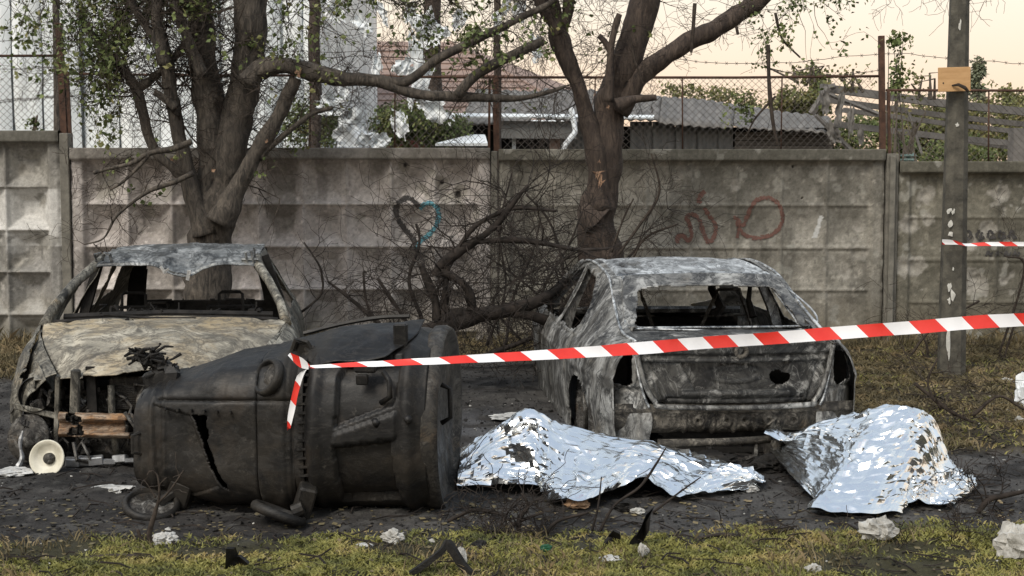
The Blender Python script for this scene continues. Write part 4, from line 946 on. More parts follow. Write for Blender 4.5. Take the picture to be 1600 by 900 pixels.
# ------------------------------------------------------------------ barrier tape
def tape(name, label, pts, wid, stripe=.105, ang=.45, seg=400, loc=None):
    "pts: world points, wid: width vectors; stripes are separate sheet pieces along one strip"
    P = crv(np.array([tuple(p) for p in pts]), seg); Wd = crv(np.array([tuple(w) for w in wid]), seg)
    P[:, 1] += (fbm(P, 5, 3, 3) - .5) * .05; P[:, 2] += (fbm(P, 3, 2, 6) - .5) * .010; Wd[:, 1] += (fbm(P, 7, 3, 9) - .5) * .05 * np.clip(Wd[:, 2] / .06, 0, 1)
    ln = np.concatenate([[0], np.cumsum(np.linalg.norm(np.diff(P, axis=0), axis=1))])
    t = thing(name, label, 'barrier tape', tuple(P[0])); o0 = P[0]
    k = int(ln[-1] / stripe) + 2; wl = np.linalg.norm(Wd, axis=1)
    for c, nm in ((0, 'white_stripe'), (1, 'red_stripe')):
        vs, fs = [], []
        for i in range(-1, k):
            if i % 2 != c: continue
            b0 = len(vs); na = 5
            for a in range(na):
                for s in (-1, 0, 1):
                    l = np.clip((i + a / (na - 1)) * stripe + s * .5 * ang * .075, 0, ln[-1])
                    p = np.array([np.interp(l, ln, P[:, q]) for q in range(3)]); w = np.array([np.interp(l, ln, Wd[:, q]) for q in range(3)])
                    cup = .004 * (1 - s * s); vs.append(p - o0 + w * s * .5 + np.array([0, cup, 0]))
            for a in range(na - 1):
                for s in range(2): fs.append((b0 + a * 3 + s, b0 + a * 3 + s + 1, b0 + (a + 1) * 3 + s + 1, b0 + (a + 1) * 3 + s))
        o = mk(nm, np.array(vs), fs, M['tape_red' if c else 'tape_white'], t, True)
        if len(fs) > 8: o['kind'] = 'stuff'
    return t
tp = [at(484, 573, 7.12), at(600, 567, 7.04), at(720, 562, 7.05), at(850, 555, 7.15), at(1000, 544, 7.25), at(1200, 529, 7.44), at(1400, 513, 7.48), at(1600, 499, 7.5), at(1900, 483, 7.6), at(2300, 470, 7.7)]
tw = [(0, .015, .012), (0, .03, .024), (0, .03, .034), (0, .03, .044), (0, .02, .058), (0, .01, .062), (0, .01, .065), (0, .01, .067), (0, 0, .068), (0, 0, .068)]
tape('barrier_tape', 'red and white barrier tape stretched across the scene from the tipped container', tp, tw, stripe=.135, ang=-.8)
tape('barrier_tape_end', 'loose red and white tape end dangling from the knot on the tipped container', [at(482, 573, 7.1), at(470, 585, 7.1), at(462, 612, 7.1), at(455, 645, 7.1), at(451, 671, 7.1)], [(.02, 0, .02), (.035, 0, .01), (.03, 0, .004), (.032, 0, .01), (.016, 0, .01)], stripe=.10, ang=.5, seg=60)
tape('barrier_tape_end', 'short red and white tape tail sticking up from the knot at the container wheel', [at(483, 574, 7.1), at(470, 566, 7.1), at(452, 553, 7.1)], [(.01, 0, .02), (.02, 0, .04), (.012, 0, .012)], stripe=.05, ang=.5, seg=30)
PX0, PY0 = at(1487, 500, 12.2).x, 12.2
tape('barrier_tape', 'far strip of red and white tape twisted round the concrete pole', [at(1472, 378, 12.02), at(1486, 379, 12.02), at(1500, 381, 12.03), at(1512, 383, 12.1), at(1560, 381, 12.1), at(1660, 383, 12.1), at(1900, 388, 12.2)], [(0, 0, .042), (0, 0, .04), (0, 0, .022), (0, .02, .02), (0, .01, .034), (0, 0, .035), (0, 0, .04)], stripe=.11, ang=-.7)

# ------------------------------------------------------------------ concrete pole with plywood board
b0, t0 = at(1486, 590, 12.2), at(1504, -220, 12.2); b0.z = -.1
pole = thing('concrete_pole', 'eight-sided weathered concrete pole standing in front of the wall at right', 'pole', (b0.x, 12.2, 0))
pts = [b0 + (t0 - b0) * k / 30 - Vector((b0.x, 12.2, 0)) for k in range(31)]
V = []; 
for i, p in enumerate(pts):
    r = .118 - .052 * i / 30
    for k in range(8):
        for w in (0,):
            a = 2 * math.pi * (k + .5) / 8; V.append((p.x + r * math.cos(a), p.y + r * math.sin(a), p.z))
mk('shaft', np.array(V), gridfaces(31, 8, None, True), M['post_concrete'], pole)
rs = np.random.RandomState(4)
for (u, v, w, h_) in ((1484, 329, 7, 9), (1491, 331, 6, 8), (1486, 350, 8, 12), (1486, 366, 7, 9), (1490, 420, 3, 5), (1484, 448, 7, 14), (1489, 460, 8, 16), (1484, 470, 6, 10), (1497, 195, 6, 6), (1502, 40, 4, 18), (1483, 535, 7, 50)):
    p = at(u, v, 12.08); n = 9; s = w / 188.; q = h_ / 188.
    rr_ = .118 - .052 * (p.z + .1) / 3.9
    vs = [(p.x - pole.location.x, -rr_ * .9 - .016, p.z)] + [(p.x - pole.location.x + s * .6 * math.cos(a) * rs.uniform(.4, 1.2), -rr_ * .9 - .014, p.z + q * .6 * math.sin(a) * rs.uniform(.4, 1.2)) for a in np.linspace(0, 2 * math.pi, n, endpoint=False)]
    mk('lime_mark', vs, [(0, i + 1, (i + 1) % n + 1) for i in range(n)], M['limewash'], pole)
pb = at(1491, 124, 12.05); bd = thing('plywood_board', 'small bare plywood board fixed to the concrete pole', 'board', tuple(pb))
b = MB(); b.box((0, 0, 0), (.262, .012, .195), (0, R(-1.5), 0), bev=.002); b.build('board', M['plywood'], bd)
b = MB(); b.tube([(-.02, -.012, -.05), (.02, -.05, -.045), (.07, -.06, -.07), (.10, -.05, -.10)], [.006, .013, .015, .010], 6); b.build('twig_stub', M['twig'], bd)
b = MB(); [b.lathe([(.001, .0), (.006, -.001), (.006, .003)], Matrix.Translation((x, -.008, z)) @ Matrix.Rotation(R(90), 4, 'X'), 8) for x, z in ((-.09, -.03),)]; b.build('nail', M['junk'], bd)

# ------------------------------------------------------------------ trees
def limb(b, pts, Y, jit=.0, sides=10, scale=None):
    "pts: (u, v, radius px, extra depth)"
    sc = Y / FPX; P = []; 
    for q in pts:
        dy = q[3] if len(q) > 3 else 0
        p = at(q[0], q[1], Y + dy); P.append((p.x, p.y, p.z, q[2] * sc))
    P = np.array(P); n = max(len(P) * 6, 8); Q = crv(P, n); Q[:, 3] = np.maximum(Q[:, 3], .003)
    Q[:, :3] += (np.stack([fbm(Q[:, :3] + 7 * k, 2.5, 3, 5) for k in range(3)], -1) - .5) * np.clip(Q[:, 3:4] * .9, 0, .05) * 1.4
    rr_ = Q[:, 3] * (1 + (fbm(Q[:, :3], 5, 3, 9) - .5) * .45)
    b0 = len(b.v); b.tube([tuple(x[:3]) for x in Q], list(rr_), sides)
    for i in range(b0, len(b.v)):       # lumpy bark
        v = b.v[i]; ring = (i - b0) // sides
        if ring < len(Q):
            c = Vector(Q[ring][:3]); k = 1 + (float(vn(np.array(v) * 9, 3)) - .5) * .35; b.v[i] = c + (v - c) * k
    return Q
def twigs(b, start, d, length, r, rng, depth=2, leaves=None, gravity=-.05, kink=.35, nb=(2, 4), minr=.0018):
    p = Vector(start); d = Vector(d).normalized(); n = 5; P = [p.copy()]; seg = length / n; kids = []
    for i in range(n):
        d = (d + Vector((rng.gauss(0, kink), rng.gauss(0, kink * .7), rng.gauss(0, kink) + gravity)) * .55).normalized()
        p = p + d * seg; P.append(p.copy()); kids.append((p.copy(), d.copy(), i))
    b.tube([tuple(x) for x in P], [max(minr, r * (1 - .75 * i / n)) for i in range(n + 1)], 4 if r > .006 else 3, False)
    if depth > 0:
        for _ in range(rng.randint(*nb)):
            q, dd, i = rng.choice(kids); a = rng.uniform(.5, 1.1) * rng.choice([-1, 1])
            nd = Matrix.Rotation(a, 3, Vector((rng.uniform(-.5, .5), 1, rng.uniform(-.5, .5))).normalized()) @ dd
            twigs(b, q, nd, length * rng.uniform(.45, .75), r * .5, rng, depth - 1, leaves, gravity, kink, nb, minr)
    if leaves is not None and depth <= 1:
        for x in P[1:]: leaves.append(x)
def leafmesh(pts, size, rng, per=1, spread=.04):
    pts = np.repeat(np.array([tuple(p) for p in pts]), per, 0); n = len(pts); rs = np.random.RandomState(rng)
    c = pts + rs.normal(0, spread, (n, 3)); s = size * rs.uniform(.5, 1.3, (n, 1))
    a = rs.normal(0, 1, (n, 3)); a[:, 2] -= .4; a /= np.linalg.norm(a, axis=1, keepdims=True); q = rs.normal(0, 1, (n, 3)); w = np.cross(a, q); w /= np.linalg.norm(w, axis=1, keepdims=True); m = np.cross(a, w)
    V = np.stack([c, c + a * s * .5 + w * s * .38 + m * s * .1, c + a * s, c + a * s * .5 - w * s * .38 + m * s * .1], 1).reshape(-1, 3)
    i = np.arange(n)[:, None] * 4; return V, i + np.array([[0, 1, 2, 3]])
def grow_on(b, Q, rng, count, length, r, t0=.2, leaves=None, depth=2, up=.3, **k):
    for _ in range(count):
        i = rng.randint(int(len(Q) * t0), len(Q) - 1); p = Q[i][:3]
        d = Vector((rng.gauss(0, 1), rng.gauss(0, .6), rng.gauss(up, .8)))
        twigs(b, p, d, length * rng.uniform(.5, 1.3), r * rng.uniform(.5, 1.3), rng, depth, leaves, **k)
YA = 13.3
ta = thing('old_tree', 'thick old tree with several leaning stems behind the hatchback, one limb snapped', 'tree', tuple(at(325, 540, YA)))
rg = random.Random(5); tb = MB(); QA = {}
QA['main'] = limb(tb, [(322, 560, 44), (326, 470, 36), (326, 400, 34), (332, 345, 33), (348, 290, 28), (362, 230, 26), (378, 160, 25), (390, 90, 24), (396, 0, 23), (402, -90, 20)], YA, sides=14)
QA['mid'] = limb(tb, [(326, 350, 24), (322, 300, 22), (330, 230, 23), (322, 150, 22), (314, 70, 21), (312, 0, 20), (306, -90, 18, -.2)], YA, sides=12)
QA['left'] = limb(tb, [(318, 370, 20), (304, 325, 15), (290, 270, 13), (277, 210, 12), (266, 150, 11), (258, 90, 10), (243, 30, 9), (236, -60, 8)], YA - .15)
QA['snag'] = limb(tb, [(342, 350, 20), (366, 300, 16), (396, 250, 13), (425, 200, 13), (447, 155, 12), (462, 122, 10)], YA - .25)
QA['fork'] = limb(tb, [(404, 250, 8), (430, 222, 6), (462, 195, 5), (488, 178, 4), (520, 168, 3)], YA - .25, sides=6)
QA['bough'] = limb(tb, [(388, 130, 18), (405, 112, 14), (430, 104, 12), (480, 110, 13), (530, 122, 12), (590, 130, 10), (650, 146, 9), (700, 150, 9), (760, 152, 7), (820, 152, 5), (868, 140, 3.5), (885, 134, 2)], YA - .3)
QA['b2'] = limb(tb, [(600, 132, 9), (640, 125, 8), (680, 95, 8), (720, 75, 7), (770, 50, 6), (820, 25, 5), (860, 5, 5), (900, -30, 4)], YA - .3, sides=8)
QA['b3'] = limb(tb, [(712, 148, 8), (735, 122, 8), (765, 103, 7.5), (805, 84, 8), (838, 68, 7), (850, 62, 6)], YA - .35, sides=8)
QA['grey'] = limb(tb, [(300, 300, 8), (268, 262, 7), (240, 235, 9), (222, 180, 9), (212, 140, 9), (196, 112, 7), (180, 92, 6), (150, 60, 4), (120, 20, 3)], YA - .1, sides=8)
QA['g2'] = limb(tb, [(215, 135, 7), (250, 112, 5), (280, 80, 5), (300, 40, 4)], YA - .1, sides=6)
QA['up1'] = limb(tb, [(258, 100, 9), (248, 60, 9), (244, 20, 8), (252, -30, 8)], YA - .35, sides=8)
QA['up2'] = limb(tb, [(250, 70, 7), (225, 40, 7), (205, 5, 6), (195, -40, 6)], YA - .3, sides=8)
QA['up3'] = limb(tb, [(315, 120, 9), (290, 60, 8), (275, 0, 8), (262, -60, 7)], YA - .3, sides=8)
QA['dead'] = limb(tb, [(300, 222, 5), (272, 233, 5), (235, 240, 4.5), (205, 255, 3.5), (175, 262, 3), (146, 270, 3)], YA - .4, sides=6)
QA['dead2'] = limb(tb, [(302, 270, 5), (270, 285, 4), (235, 297, 3.5), (205, 318, 2.5), (180, 340, 2), (162, 372, 1.5), (132, 382, 1)], YA - .4, sides=6)
QA['dead3'] = limb(tb, [(235, 240, 4), (215, 262, 3), (190, 285, 2.5), (172, 296, 2)], YA - .4, sides=6)
QA['stub'] = limb(tb, [(275, 170, 8), (258, 155, 7), (242, 143, 6)], YA - .3, sides=8)
for i in range(len(tb.v)): tb.v[i] = tb.v[i] - ta.location
tb.build('trunk', M['bark_a'], ta, True)
w = MB()
for (u, v, r, yy) in ((464, 118, 7, -.36), (398, 117, 3, -.30), (416, 222, 3, -.48), (268, 250, 2.5, -.3), (333, 268, 3, -.3)):
    for k in range(7):
        p = at(u + rg.uniform(-r, r) * .5, v + rg.uniform(-r, r) * .6, YA + yy); d = Vector((rg.uniform(-.3, .8), rg.uniform(-.3, .1), rg.uniform(.2, 1))).normalized()
        w.tube([tuple(p - ta.location), tuple(p - ta.location + d * r * .009)], [r * .0022, .001], 4)
w.build('torn_wood', M['rawwood'], ta)['kind'] = 'stuff'
tw1, lv1 = MB(), []
for k, c, ln, r, l in (('main', 46, .55, .010, 1), ('mid', 44, .6, .010, 1), ('left', 44, .5, .009, 1), ('bough', 50, .42, .006, 0), ('b2', 46, .45, .006, 1), ('b3', 12, .3, .005, 0), ('grey', 50, .45, .007, 1), ('g2', 24, .4, .006, 1), ('up1', 26, .5, .007, 1), ('up2', 30, .55, .007, 1), ('up3', 26, .5, .007, 1), ('snag', 14, .35, .005, 0), ('fork', 12, .3, .004, 0), ('dead', 12, .35, .005, 0), ('dead2', 16, .28, .005, 0), ('dead3', 6, .2, .004, 0)):
    grow_on(tw1, QA[k], rg, c, ln, r, .25 if k in ('dead', 'dead2', 'fork', 'bough', 'b2') else .45, lv1 if l else None, 2, up=(.2 if l else -.1))
def hang(u0, u1, v0, v1, n, ln, Y, rngx, lv, down=-.5, r=.006):
    for _ in range(n):
        p = at(rngx.uniform(u0, u1), rngx.uniform(v0, v1), Y + rngx.uniform(-.5, .4)); twigs(tw1, p, (rngx.gauss(0, 1), rngx.gauss(0, .4), down), ln * rngx.uniform(.6, 1.3), r, rngx, 2, lv)
hang(90, 480, -60, 40, 60, .7, YA, rg, lv1); hang(480, 860, -60, 0, 44, .6, YA, rg, lv1); hang(-40, 120, -40, -5, 10, .6, YA, rg, lv1); hang(130, 420, 40, 150, 30, .55, YA, rg, lv1, 0)
for i in range(len(tw1.v)): tw1.v[i] = tw1.v[i] - ta.location
tw1.build('branches', M['twig'], ta)['kind'] = 'stuff'
lv1 = [p for p in lv1 if rg.random() < .30 and float(vn(np.array(tuple(p)) * 2.2, 5)) > .56]
V, F = leafmesh([p - ta.location for p in lv1], .050, 3, 2, .03); mk('crown', V, F, M['leaf'], ta)['kind'] = 'stuff'
YB = 13.4
tbr = thing('bare_tree', 'dark forked tree with bare branches standing behind the sedan', 'tree', tuple(at(945, 545, YB)))
t2 = MB(); QB = {}
QB['main'] = limb(t2, [(945, 560, 46), (940, 480, 37), (936, 400, 34), (932, 340, 31), (944, 290, 25), (948, 240, 24), (950, 190, 26), (958, 150, 27), (976, 105, 24), (992, 60, 23), (1006, 15, 23), (1022, -60, 20)], YB, sides=14)
QB['left'] = limb(t2, [(938, 330, 20), (935, 260, 17), (922, 200, 15), (905, 145, 13), (888, 100, 13), (872, 60, 14), (866, 20, 12), (858, -60, 10)], YB - .1, sides=12)
QB['lf'] = limb(t2, [(873, 55, 9), (858, 30, 9), (845, 5, 8), (830, -40, 7)], YB - .15, sides=8)
QB['rf'] = limb(t2, [(876, 50, 8), (888, 20, 8), (892, -10, 8), (905, -60, 7)], YB - .1, sides=8)
QB['right'] = limb(t2, [(966, 175, 20), (985, 140, 18), (1010, 112, 16), (1045, 85, 15), (1080, 62, 15), (1120, 40, 14), (1150, 22, 15), (1185, 0, 13), (1240, -45, 11)], YB - .05, sides=12)
QB['stub'] = limb(t2, [(965, 165, 12), (990, 156, 7), (1010, 154, 5.5), (1026, 153, 5)], YB - .3, sides=8)
QB['inner'] = limb(t2, [(950, 160, 8), (952, 110, 6.5), (955, 70, 5.5), (962, 40, 5), (968, 22, 4)], YB - .25, sides=8)
QB['in2'] = limb(t2, [(953, 80, 5), (945, 65, 5), (935, 55, 4.5)], YB - .25, sides=6)
QB['rt'] = limb(t2, [(1005, 20, 8), (1025, 0, 6), (1045, -30, 5)], YB, sides=6)
QB['burl'] = limb(t2, [(935, 345, 30), (922, 330, 18), (914, 322, 9)], YB - .1, sides=10)
for i in range(len(t2.v)): t2.v[i] = t2.v[i] - tbr.location
t2.build('trunk', M['bark_b'], tbr, True)
w = MB()
for (u, v, r, yy) in ((935, 272, 9, -.34), (938, 283, 7, -.34), (936, 252, 3, -.3), (950, 168, 3, -.36)):
    for k in range(10):
        p = at(u + rg.uniform(-r, r) * .5, v + rg.uniform(-r, r) * .6, YB + yy + .05); d = Vector((rg.uniform(-.3, .3), rg.uniform(-.3, .1), rg.uniform(-1, 1))).normalized()
        w.tube([tuple(p - tbr.location), tuple(p - tbr.location + d * r * .006)], [r * .0016, .001], 4)
w.build('torn_wood', M['rawwood'], tbr)['kind'] = 'stuff'
tw1 = MB(); lvb = []
for k, c, ln, r in (('main', 16, .4, .006), ('left', 22, .38, .006), ('lf', 12, .4, .006), ('rf', 12, .35, .006), ('right', 14, .34, .006), ('inner', 14, .25, .005), ('stub', 3, .12, .003), ('rt', 10, .4, .005)):
    grow_on(tw1, QB[k], rg, c, ln, r, .55 if k in ('main',) else .35, None, 2)
for pts in ([(1200, 70, 3), (1202, 130, 3.5), (1208, 190, 3), (1215, 225, 2)], [(1212, 20, 2.5), (1222, 60, 2), (1250, 90, 1.5)], [(1212, 150, 2), (1180, 185, 1.5), (1165, 215, 1)], [(1085, 5, 3), (1083, 45, 3), (1080, 82, 2)], [(985, 60, 2), (992, 95, 2), (1005, 130, 1)], [(1150, 40, 2.5), (1153, 54, 2)]):
    grow_on(tw1, limb(tw1, pts, YB - .35, sides=5), rg, 5, .22, .003, .2, lvb if pts[0][0] == 1212 else None, 1)
hang(1190, 1290, -40, 20, 9, .5, YB, rg, lvb, -.6, .004); hang(1400, 1430, -50, -30, 3, .35, YB, rg, None, -.6, .004); hang(1440, 1560, -60, -40, 6, .4, YB, rg, None, -.6, .005)
for i in range(len(tw1.v)): tw1.v[i] = tw1.v[i] - tbr.location
tw1.build('branches', M['twig'], tbr)['kind'] = 'stuff'
lvb = [p for p in lvb if rg.random() < .5]
V, F = leafmesh([p - tbr.location for p in lvb], .04, 8, 2, .02); mk('crown', V, F, M['leaf'], tbr)['kind'] = 'stuff'

# ------------------------------------------------------------------ fallen boughs between the cars
def fallen(label, paths, Y, seed, group=None, name='fallen_branch', n=14, ln=.45, r=.007, mat='burnt_twig', depth=2, up=.25, kink=.42):
    b = MB(); rg_ = random.Random(seed); base = at(paths[0][0][0], paths[0][0][1], Y); base.z = 0
    t = MB(); Qs = [limb(b, p, Y, sides=8) for p in paths]
    for Q in Qs: grow_on(t, Q, rg_, max(3, int(n * len(Q) / 30)), ln, r, .15, None, depth, up=up, kink=kink)
    for m in (b, t):
        for i in range(len(m.v)):
            m.v[i] = m.v[i] - base
            if m.v[i].z < .0: m.v[i].z = abs(m.v[i].z) * .3
    o = thing(name, label, 'branch', tuple(base)); b.build('bough', M[mat], o, True); x = t.build('twigs', M[mat], o); x['kind'] = 'stuff'
    return o
fallen('big charred bough lying from the container top to the sedan with a tangle of twigs', [
    [(560, 545, 6), (620, 528, 7), (680, 512, 10), (740, 497, 12), (800, 487, 11), (850, 468, 9), (880, 440, 7, .4), (905, 415, 5, .8)],
    [(690, 508, 10), (712, 488, 9), (735, 486, 8), (735, 460, 7), (720, 440, 7), (690, 425, 8), (682, 428, 7), (690, 412, 8), (715, 395, 8), (745, 375, 7), (775, 350, 6), (800, 320, 5), (825, 290, 3)],
    [(684, 500, 9), (680, 470, 6), (668, 440, 6), (656, 412, 4)],
    [(695, 500, 6), (696, 450, 5), (700, 415, 4)],
    [(800, 490, 8), (850, 500, 8), (900, 520, 8, .6), (950, 530, 7, 1.2)],
    [(700, 412, 5), (715, 390, 4), (740, 355, 4), (775, 335, 3.5), (810, 325, 3), (870, 330, 2)],
    [(745, 378, 5), (800, 373, 5), (850, 380, 4), (900, 390, 3), (950, 388, 2)]], 11.2, 21, n=17, ln=.6)
fallen('thicket of charred twigs piled against the wall beside the sedan', [
    [(790, 540, 2.5), (800, 470, 2.1), (830, 400, 1.7), (845, 340, 1.3)], [(830, 530, 2.5), (850, 450, 2.1), (890, 380, 1.7), (910, 330, 1.3)], [(870, 530, 2.5), (880, 430, 2.1), (860, 350, 1.7), (820, 300, 1.3)],
    [(760, 540, 2.1), (790, 450, 1.7), (780, 360, 1.7), (800, 270, 1.3)], [(820, 540, 2.1), (770, 470, 1.7), (840, 420, 1.7), (900, 400, 1.3)], [(900, 520, 2.1), (840, 460, 1.7), (790, 420, 1.7), (760, 400, 1.3)], [(850, 520, 2.1), (910, 440, 1.7), (985, 400, 1.3), (1010, 340, 0.8)]], 13.0, 22, n=10, ln=.6, r=.006)
fallen('thin bare shoots standing up left of the big charred bough', [
    [(608, 530, 4), (590, 505, 3.5), (550, 470, 3), (525, 450, 2.5), (512, 440, 2)], [(600, 515, 3), (575, 480, 2), (568, 430, 2), (572, 425, 1.5)], [(640, 510, 3), (620, 480, 2.5), (590, 435, 2)], [(455, 500, 2.5), (500, 462, 2), (502, 425, 2), (490, 400, 1.5), (475, 378, 1.3)], [(660, 500, 3), (640, 440, 3), (655, 380, 2), (650, 350, 2)]], 11.6, 23, n=10, ln=.35, r=.005, depth=1)
fallen('low dead twigs scattered along the wall foot left of the container', [[(470, 560, 5), (500, 552, 5), (560, 545, 5), (640, 530, 6)], [(560, 560, 4), (640, 552, 4), (720, 560, 4), (800, 555, 4)], [(740, 560, 4), (800, 540, 4), (850, 520, 3)]], 12.6, 24, n=16, ln=.35, r=.005, up=.5)
# sticks in the foreground
fallen('upright grey-brown forked stick stuck in the burnt soil before the container', [[(238, 880, 2.8), (240, 860, 3.9), (232, 838, 4.4), (242, 800, 3.3), (248, 775, 2.5), (246, 745, 1.7), (238, 735, 1.1)], [(247, 785, 2.2), (262, 770, 1.7), (278, 748, 1.4), (286, 735, 0.8)], [(240, 855, 3.3), (222, 845, 3.3), (214, 828, 2.8)], [(243, 778, 1.7), (232, 760, 1.1), (225, 750, 1.1)]], 6.75, 25, n=2, ln=.10, r=.003, mat='twig', depth=0, name='forked_stick')
fallen('thick dead stick lying along the moss at bottom left', [[(135, 872, 4), (180, 872, 6), (240, 878, 7), (300, 882, 6), (340, 880, 4)]], 6.45, 26, n=3, ln=.15, r=.004, mat='twig', depth=1, up=0)
fallen('black tangled twigs in front of the first foil blanket', [[(745, 860, 4), (780, 838, 4), (810, 815, 3), (850, 800, 2)], [(810, 850, 4), (812, 810, 4), (825, 790, 3), (815, 770, 1.5)], [(850, 840, 4), (870, 815, 3), (920, 800, 2.5)], [(700, 815, 3), (740, 798, 3), (780, 803, 2), (790, 812, 2)], [(760, 850, 3), (830, 855, 4), (880, 845, 3)]], 6.9, 27, n=9, ln=.22, r=.004, up=.3)
fallen('long thin twig leaning up across the first foil blanket', [[(935, 835, 2.5), (960, 790, 2.2), (1000, 760, 2), (1025, 725, 1.6), (1040, 700, 1)], [(925, 830, 2), (935, 790, 1.6), (940, 745, 1)], [(1020, 800, 2), (1060, 770, 1.5), (1095, 745, 1)]], 6.95, 28, n=3, ln=.16, r=.003, depth=0)
fallen('dark forked branch lying on the grass right of the foil hump', [[(1480, 840, 5), (1500, 855, 7), (1545, 862, 7), (1600, 858, 7), (1680, 850, 6)], [(1528, 800, 4), (1545, 780, 6), (1565, 775, 5), (1600, 768, 3)], [(1380, 860, 3), (1440, 850, 4), (1490, 845, 4)]], 6.75, 29, n=8, ln=.25, r=.004, up=.2)
fallen('thin dead twigs lying across the dry grass beyond the foil hump', [[(1430, 600, 3), (1480, 640, 3), (1520, 660, 2)], [(1520, 650, 3), (1560, 620, 2), (1600, 640, 2)], [(1465, 560, 2), (1450, 600, 2), (1470, 640, 2)], [(1380, 690, 4), (1450, 685, 4), (1540, 690, 3), (1620, 680, 3)]], 9.6, 30, n=9, ln=.3, r=.004, up=.3, mat='twig')
fallen('dry weeds and shoots at the foot of the concrete pole', [[(1400, 590, 2), (1420, 560, 2), (1460, 510, 2), (1530, 470, 1.5)], [(1560, 600, 2), (1575, 540, 2), (1590, 490, 1.5)], [(1440, 600, 2), (1450, 550, 2), (1440, 520, 1)], [(1560, 560, 2), (1600, 420, 2), (1570, 400, 1)]], 13.2, 31, n=14, ln=.35, r=.003, up=.6, mat='twig', name='dry_weed')
fallen('fine burnt twigs in the dark soil just before the moss at right', [[(1060, 850, 2), (1120, 835, 3), (1180, 838, 3), (1240, 825, 2)], [(1230, 870, 2), (1290, 850, 2.5), (1350, 845, 2)]], 6.8, 34, n=8, ln=.2, r=.003, up=.1, depth=1)
for k, (u, v, Y, ln) in enumerate(((1010, 390, 13.0, .5), (985, 400, 13.0, .4), (1040, 380, 13.1, .5))): pass
fallen('slender leafless shoots beside the dark forked tree trunk', [[(965, 400, 2.5), (1000, 350, 2.2), (1030, 300, 2), (1018, 240, 1.3)], [(985, 410, 2), (1010, 370, 2), (1060, 350, 1.5)], [(955, 395, 2), (975, 340, 1.5), (990, 310, 1)], [(900, 540, 3), (960, 460, 3), (1000, 400, 2)]], 13.1, 35, n=10, ln=.3, r=.0035, mat='twig', name='bare_shoot')

# ------------------------------------------------------------------ beyond the wall
def slab_pts(name, pts, th, mat, parent, smooth=False):
    "flat polygon given in world points, thickened along its normal"
    v = [Vector(p) for p in pts]; n = (v[1] - v[0]).cross(v[2] - v[0]).normalized() * th; k = len(v)
    V = v + [p + n for p in v]; F = [tuple(range(k)), tuple(range(2 * k - 1, k - 1, -1))] + [(i, i + k, (i + 1) % k + k, (i + 1) % k) for i in range(k)]
    loc = parent.location if parent else Vector((0, 0, 0))
    return mk(name, [tuple(p - loc) for p in V], F, mat, parent)
YH = 23.0
wh = thing('pale_warehouse', 'tall pale blue-white clad warehouse wall rising behind the fence at left', 'building', (-8, YH, 0))
edges = [-420, -330, -240, -150, -60, 20, 66, 128, 185, 250, 300, 345, 400, 440, 474, 500]
for i in range(len(edges) - 1):
    x0, x1 = at(edges[i], 200, YH).x + .012, at(edges[i + 1], 200, YH).x - .012; top = 6.2
    n = max(6, int((x1 - x0) / .08)); zs = np.linspace(-.2, top, 60); xs = np.linspace(x0, x1, n)
    X, Z = np.meshgrid(xs, zs, indexing='ij'); Pn = np.stack([X * 1.5, Z * .4, X * 0 + i * 5], -1)
    e = np.minimum(X - x0, x1 - X)
    Yd = (fbm(Pn, 1.6, 4, i) - .5) * .35 + (fbm(Pn * np.array([4, 1, 1]), 2, 3, i + 4) - .5) * .07 + .05 * ss(.05, 0, e) + (.03 if i % 2 else 0)
    mk('cladding_panel', np.stack([X + 8, Yd, Z], -1).reshape(-1, 3), gridfaces(n, 60), M['cladding'], wh, True)
b = MB(); b.box((at(40, 0, YH).x + 8, 6.0, 3.0), (9.0 + 5.5, 10, 6.2)); b.v = [v + Vector((0, -.2 + 0.0, 0)) for v in b.v]; 
x0, x1 = at(-420, 200, YH).x + 8, at(500, 200, YH).x + 8 - .05
b = MB(); b.box(((x0 + x1) / 2, 5.4, 3.0), (x1 - x0, 10, 6.3)); b.build('building_core', M['cladding'], wh)
# dark poles and dark trunks beyond the fence
def pole_(name, label, u0, v0, u1, v1, r, Y, mat, cat, wob=.02):
    p0, p1 = at(u0, v0, Y), at(u1, v1, Y); p0.z = -.1 if name != 'x' else p0.z
    o = thing(name, label, cat, (p0.x, Y, 0)); b = MB(); n = 14
    b.tube([p0 + (p1 - p0) * k / n - o.location + Vector((random.uniform(-wob, wob), 0, 0)) for k in range(n + 1)], [r * (1 - .25 * k / n) for k in range(n + 1)], 9)
    b.build('shaft' if cat == 'pole' else 'trunk', mat, o, True); return o
pole_('dark_pole', 'thick dark post beyond the fence right of the pale warehouse edge', 492, 300, 489, -120, .088, 18, M['bark_b'], 'pole')
pole_('dark_pole', 'widest dark post beyond the fence with white sheet scraps on it', 678, 300, 676, -120, .13, 18, M['bark_b'], 'pole')
pole_('slim_pole', 'slim dark post beyond the fence behind the middle fence post', 778, 300, 776, -120, .05, 16.5, M['bark_b'], 'pole', .008)
pole_('slim_pole', 'slim brown pole rising behind the left fence post beside the warehouse', 88, 300, 86, -120, .045, 15.6, M['bark_a'], 'pole', .006)

